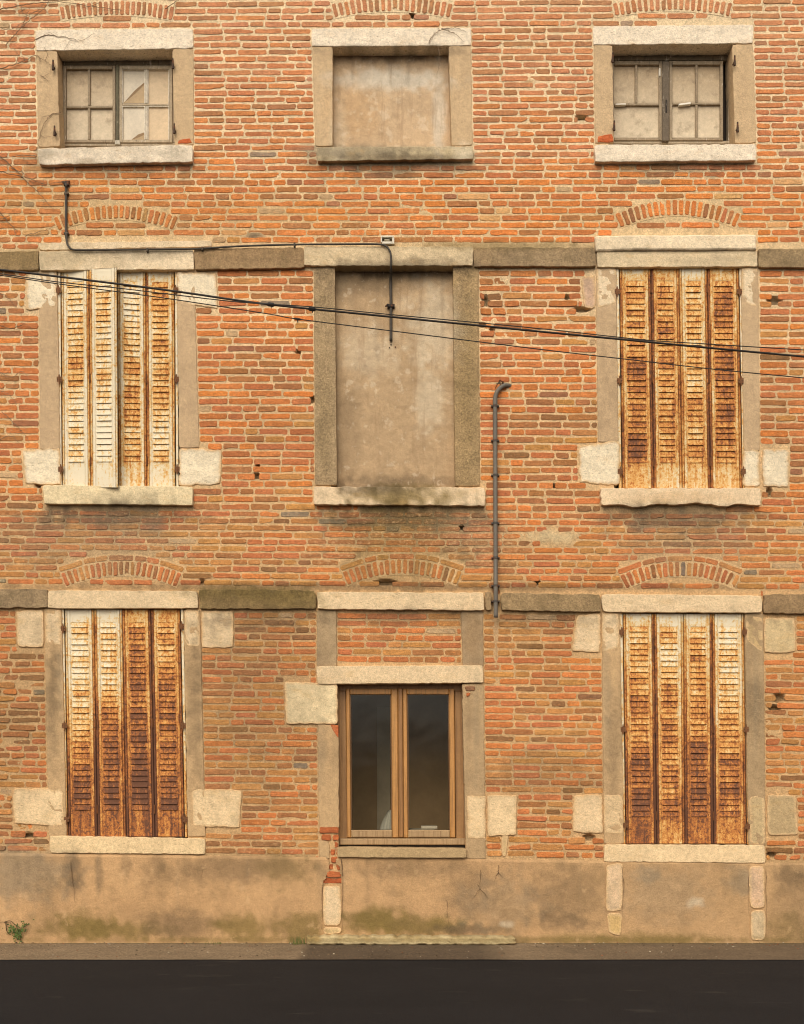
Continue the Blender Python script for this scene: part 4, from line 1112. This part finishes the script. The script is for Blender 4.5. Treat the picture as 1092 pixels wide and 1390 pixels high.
# black wall cable and its box
wc = MB()
path = [W(89, 249, .03), W(90, 251, -.03)] + [W(90, y_, -.02) for y_ in (256, 270, 290, 310)] + [W(91, 328, -.035), W(94, 335, -.05), W(100, 339, -.055), W(120, 339.5, -.055)] + [W(x, 339.5 - (x - 120) * .011, -.055) for x in (160, 200, 240)] + [W(272, 337.5, -.055), W(330, 334, -.05), W(400, 332, -.05), W(470, 331.5, -.05), W(512, 331.5, -.055), W(524, 334, -.06), W(530, 342, -.062), W(531, 352, -.062), W(531, 362, -.05), W(531, 372, .02), W(530.6, 384, .07), W(531, 410, .074), W(531, 440, .074), W(531, 463, .074)]
pp = smooth_path(path, 5); tube(wc, pp, [.011 if p[2] > W(0, 330)[2] + .1 else .0085 if p[1] < -.03 else .0125 for p in pp], lin(74, 66, 56), 8)
o = tag(wc.build('wall_cable', M_RUBBER, smooth=True), 'dark cable clipped along the upper string course and hanging into the blind window', 'cable')
for x, y_, Y in ((90, 262, -.02), (90, 316, -.022), (200, 338.8, -.055), (275, 337, -.055), (400, 332, -.05)):
    m2 = MB(); p = W(x, y_, Y)
    box(m2, x - 3, y_ - 1.2, x + 3, y_ + 1.2, Y - .014, Y + .03, lin(96, 86, 72)) if x < 100 else box(m2, x - 1.2, y_ - 2.5, x + 1.2, y_ + 2.5, Y - .012, Y + .02, lin(80, 72, 60)); m2.build('clip', M_IRON, o)
m2 = MB(); box(m2, 526, 412, 536, 417, .055, .09, lin(52, 46, 40), bev=.008); tube(m2, [W(527, 413, .06), W(524, 416, .05)], .008, lin(52, 46, 40)); m2.build('clip', M_IRON, o)
m2 = MB()
for dx, dy in ((531, 468), (537, 471), (529, 472)): tube(m2, [W(dx, dy, .083), W(dx, dy, .092)], .006, lin(40, 34, 28), 8)
m2.build('screw_hole', M_IRON, o)
jb = MB()
for qd in ((517, 319.5, 535, 322), (517, 322.2, 519, 329), (532.5, 322.2, 535.5, 331), (519.2, 327.5, 532.3, 331)): box(jb, *qd, -.05, .01, lin(226, 214, 190), bev=.004)
box(jb, 519.2, 322.2, 532.3, 327.3, -.022, .01, lin(96, 82, 64)); box(jb, 522, 324, 529, 326.5, -.034, -.02, lin(190, 176, 150))
tag(jb.build('junction_box', M_BOARD), 'small open white junction box above the tall blind window', 'junction box')
tag_b = MB(); box(tag_b, 86.5, 246, 93.5, 251, -.03, .02, lin(66, 58, 50)); tube(tag_b, [W(84, 247, -.015), W(95, 246, -.015)], .006, lin(66, 58, 50)); 
m2 = tag_b.build('bracket', M_IRON, o)

# grey conduit
pc = MB(); G = lin(112, 104, 92)
path = [W(694, 524, .02), W(686, 523, -.02), W(680, 526, -.035), W(675, 532, -.045), W(672.5, 541, -.047)] + [W(672.4 + (y_ - 545) * .003, y_, -.047 - (.03 if y_ > 775 else 0)) for y_ in (560, 600, 650, 700, 740, 765, 790, 815, 838)]
tube(pc, smooth_path(path, 6), .0185, G, 12)
o = tag(pc.build('conduit_pipe', M_PVC, smooth=True), 'grey vertical conduit pipe bending into the brickwork right of the blind window', 'pipe')
for y_ in (551, 598, 645, 710, 757, 795, 816):
    m2 = MB(); x = 672.5 + (y_ - 545) * .003; Y = -.047 - (.03 if y_ > 782 else .012 if y_ > 760 else 0)
    tube(m2, [W(x, y_ - 1.4, Y), W(x, y_ + 1.4, Y)], .0215, lin(78, 74, 68), 12); box(m2, x - 5.5, y_ - 1.1, x + 5.5, y_ + 1.1, Y + .02, .01, lin(88, 82, 74)); m2.build('clip', M_IRON, o)
m2 = MB()
for k in range(5): tube(m2, smooth_path([W(686 + rng.uniform(-2, 4), 522, 0), W(680 + rng.uniform(-4, 6), 518 + rng.uniform(-3, 6), -.05), W(674 + rng.uniform(-3, 10), 524 + rng.uniform(-4, 6), -.03)], 4), .003, lin(50, 44, 36), 5)
m2.build('wire_tie', M_IRON, o)

# indoors, on the window board
cl = MB(); V = []; n = 14
for i in range(n + 1):
    a = i / n
    for j in range(8):
        b_ = j / 7; x = 494 - 14 * math.sin((1 - a) * 1.45) ** .8 * (1 - b_ * .75) ; yy = 1134 - 34 * a
        x = 496 - (17 - 12 * a ** 1.8) * (1 - b_); V.append(W(x * 1.0 + 36, yy, .2 + .03 * math.sin(b_ * 3.1) + .006 * math.sin(b_ * 25)))
cl.add(V, [tuple(f) for f in gridfaces(8, n + 1)], np.array([lin(214, 214, 204) * (.75 + .25 * ((k % 8) % 2)) for k in range(len(V))]))
tag(cl.build('folded_cloth', M_CLOTH, smooth=True), 'pale striped folded cloth standing inside the left pane of the wooden window', 'cloth')
pp_ = MB(); box(pp_, 556, 1125.5, 590, 1130, .22, .36, lin(206, 198, 180)); box(pp_, 572, 1121.5, 594, 1125, .23, .34, lin(230, 222, 206))
tag(pp_.build('paper_stack', M_CLOTH), 'flat stack of pale papers lying inside the right pane of the wooden window', 'papers')

# ------------------------------------------------------------------ dry creeper
TW = lin(134, 110, 84)
def vine(lines, label, seed):
    rr = random.Random(seed); mb = MB()
    for (pts, r0) in lines:
        P3 = []
        for i, (x, y_) in enumerate(pts): P3.append(W(x, y_, -.014 - rr.uniform(0, .012)))
        sp = smooth_path(P3, 8); n = len(sp)
        sp = [p + np.array([rr.uniform(-.006, .006), 0, rr.uniform(-.006, .006)]) for p in sp]
        tube(mb, sp, [r0 * (1 - .65 * i / n) for i in range(n)], TW * rr.uniform(.7, 1.15), 5)
        for i in range(3, n - 2, 5):       # side tendrils
            if rr.random() < .45:
                p = sp[i]; a = rr.uniform(0, 6.28); L = rr.uniform(.04, .16)
                q1 = p + np.array([math.cos(a) * L * .5, -.004, math.sin(a) * L * .5]); q2 = p + np.array([math.cos(a + .5) * L, rr.uniform(-.004, .006), math.sin(a + .5) * L])
                tube(mb, [p, q1, q2], [r0 * .5, r0 * .4, r0 * .25], TW * rr.uniform(.7, 1.2), 4)
    return tag(mb.build('dry_creeper', M_TWIG), label, 'creeper', 'leafless creeper stems on the wall')


vine([([(-10, 14), (15, 10), (40, 5), (85, 3), (120, 8), (165, 14)], .0045), ([(8, 62), (22, 45), (40, 28), (62, 10), (70, -8)], .004), ([(30, 36), (36, 22), (42, 6)], .0035), ([(20, 6), (34, 12), (20, 20)], .003), ([(225, 12), (236, 4), (250, -4)], .004), ([(40, 20), (52, 14), (60, 4)], .003), ([(-5, 36), (14, 40), (32, 30)], .003)],
     'bare creeper twigs above the attic window with card panes', 1)
vine([([(-10, 98), (10, 90), (30, 84), (48, 76), (60, 82), (72, 90)], .0045), ([(48, 54), (64, 47), (84, 50), (110, 54), (128, 46)], .003), ([(82, 153), (70, 156), (60, 168), (54, 185), (50, 206)], .0032), ([(50, 212), (30, 211), (0, 216)], .0045), ([(56, 102), (66, 110)], .0028)],
     'bare creeper twigs crossing the left jamb of an attic window', 2)
vine([([(-10, 205), (12, 222), (30, 240), (52, 262), (74, 285)], .0045), ([(-10, 230), (14, 236), (40, 242), (62, 250), (88, 246)], .004), ([(-5, 280), (8, 298), (24, 314)], .005), ([(16, 228), (34, 236), (50, 256)], .003), ([(34, 320), (56, 314), (80, 306)], .0032), ([(0, 300), (14, 292)], .004)],
     'bare creeper twigs on bricks beside the top of the wall cable', 3)
vine([([(-8, 392), (10, 404), (24, 418)], .0035), ([(-5, 440), (16, 446), (34, 440), (46, 450)], .0035), ([(-8, 500), (14, 512), (30, 505), (44, 520)], .0035), ([(4, 560), (20, 575), (34, 590), (40, 600)], .003), ([(-6, 530), (10, 534), (24, 548)], .003), ([(-5, 600), (14, 592), (30, 604)], .003)],
     'thin bare creeper tendrils on bricks beside the ajar shutter', 4)
vine([([(582, 58), (590, 46), (602, 40), (618, 46), (630, 56)], .0032), ([(600, 39), (620, 38), (632, 43)], .003), ([(595, 62), (597, 85), (594, 100)], .0028)],
     'thin dead tendril curling on the lintel of the blocked attic window', 5)

# ivy sprig in the cracked plinth, grass by the step
rr = random.Random(3)
iv = empty('ivy_sprig', loc=W(22, 1258, -.03), label='small green ivy sprig growing from a crack in the plinth', cat='plant')
base = np.array(W(22, 1258, -.03))
mb = MB()
for (pts) in ([(6, 1252), (14, 1250), (22, 1256)], [(22, 1256), (30, 1260), (40, 1253)], [(8, 1252), (9, 1262), (12, 1268)], [(22, 1256), (26, 1266), (28, 1275)]):
    tube(mb, [np.array(p) - base for p in smooth_path([W(x, y_, -.035) for x, y_ in pts], 5)], .003, lin(86, 70, 46), 5)
mb.build('stem', M_TWIG, iv); mb = MB()
for k in range(150):
    x = rr.gauss(24, 7); y_ = 1263 + rr.gauss(0, 4) + (abs(x - 24) < 5) * rr.uniform(0, 9) - max(0, x - 30) * .6
    p = np.array(W(x, y_, -.035 - rr.uniform(0, .03))) - base; s = rr.uniform(.006, .013); a = rr.uniform(0, 6.28)
    ax_ = np.array([math.cos(a), rr.uniform(-.5, .5), math.sin(a)]); bx_ = np.array([-math.sin(a), rr.uniform(-.6, .3), math.cos(a)])
    mb.add([p - ax_ * s, p - bx_ * s * .6, p + ax_ * s, p + bx_ * s * .6], [(0, 1, 2, 3)], lin(96, 112, 52) * rr.uniform(.4, 1.1))
mb.build('foliage', M_LEAF, iv)


def tuft(cx_, cnt, h, label):
    mb = MB()
    for k in range(cnt):
        x = cx_ + rr.gauss(0, 6); p = np.array(W(x, 1281, -.05 - rr.uniform(0, .06))); p[2] = 0
        L = h * rr.uniform(.4, 1.1); dx = rr.uniform(-.7, .7) * L; dy = rr.uniform(-.3, .1) * L
        w_ = .0025; m1 = p + np.array([dx * .4, dy * .4, L * .7]); e = p + np.array([dx, dy, L])
        mb.add([p - [w_, 0, 0], p + [w_, 0, 0], m1 + [w_ * .8, 0, 0], e, m1 - [w_ * .8, 0, 0]], [(0, 1, 2, 3, 4)], lin(118, 116, 62) * rr.uniform(.6, 1.1))
    tag(mb.build('grass_tuft', M_LEAF), label, 'grass', 'weeds along the foot of the wall')


tuft(405, 40, .07, 'green grass tuft beside the left end of the stone step')
tuft(290, 12, .035, 'short sparse grass at the wall foot under the left ground floor window')

gb = MB()
for k in range(900):
    x = rr.uniform(-4.2, 4.2); yy = -rr.uniform(.01, .8) if rr.random() < .6 else -abs(rr.gauss(0, .08)) - .01
    r_ = rr.choice([.003, .004, .004, .006, .009]); p = np.array([x, yy, .003]); cc = rr.choice([lin(214, 198, 168), lin(150, 124, 92), lin(96, 80, 60), lin(170, 110, 76)]) * rr.uniform(.7, 1.1)
    V = [p + np.array([math.cos(a) * r_ * rr.uniform(.7, 1.3), math.sin(a) * r_ * rr.uniform(.7, 1.3), 0]) for a in (0, 1.25, 2.5, 3.8, 5.0)] + [p + np.array([0, 0, r_ * rr.uniform(.5, 1)])]
    gb.add(V, [(i, (i + 1) % 5, 5) for i in range(5)], cc)
tag(gb.build('gravel', M_CONC), kind='stuff', label='loose grit and crumbs of mortar along the pavement')

# ------------------------------------------------------------------ light and camera
wd = bpy.data.worlds.new('World'); scene.world = wd; wd.use_nodes = True; nt = wd.node_tree
bg = nt.nodes['Background']; sky = nt.nodes.new('ShaderNodeTexSky'); sky.sky_type = 'NISHITA'; sky.sun_disc = False
EL, AZ = math.radians(43), math.radians(192)
sky.sun_elevation = EL; sky.sun_rotation = AZ; sky.air_density = 1.0; sky.dust_density = 4.0; sky.ozone_density = .6
hs = nt.nodes.new('ShaderNodeHueSaturation'); hs.inputs['Saturation'].default_value = .22      # overcast: cloud greys the sky out
nt.links.new(sky.outputs[0], hs.inputs['Color']); nt.links.new(hs.outputs[0], bg.inputs['Color'])
bg.inputs['Strength'].default_value = .15
sd_ = bpy.data.lights.new('Sun', 'SUN'); sd_.energy = 1.7; sd_.angle = math.radians(60); sd_.color = (1, .89, .74)
so = bpy.data.objects.new('Sun', sd_); COL.objects.link(so)
dirv = np.array([math.sin(AZ) * math.cos(EL), math.cos(AZ) * math.cos(EL), math.sin(EL)])
from mathutils import Vector
so.rotation_euler = Vector(dirv.tolist()).to_track_quat('Z', 'Y').to_euler()

cam = bpy.data.cameras.new('Camera'); co = bpy.data.objects.new('Camera', cam); COL.objects.link(co); scene.camera = co
co.location = (0, -D, HC); co.rotation_euler = (math.pi / 2, 0, 0)
cam.sensor_fit = 'VERTICAL'; cam.sensor_height = 36; cam.lens = 36 * D / (1390 / S); cam.shift_y = (HY - 695) / 1390; cam.clip_end = 1500
scene.view_settings.view_transform = 'Standard'; scene.view_settings.look = 'None'; scene.view_settings.exposure = 0
scene.render.engine = 'CYCLES'; scene.cycles.max_bounces = 6; scene.cycles.filter_width = 1.05
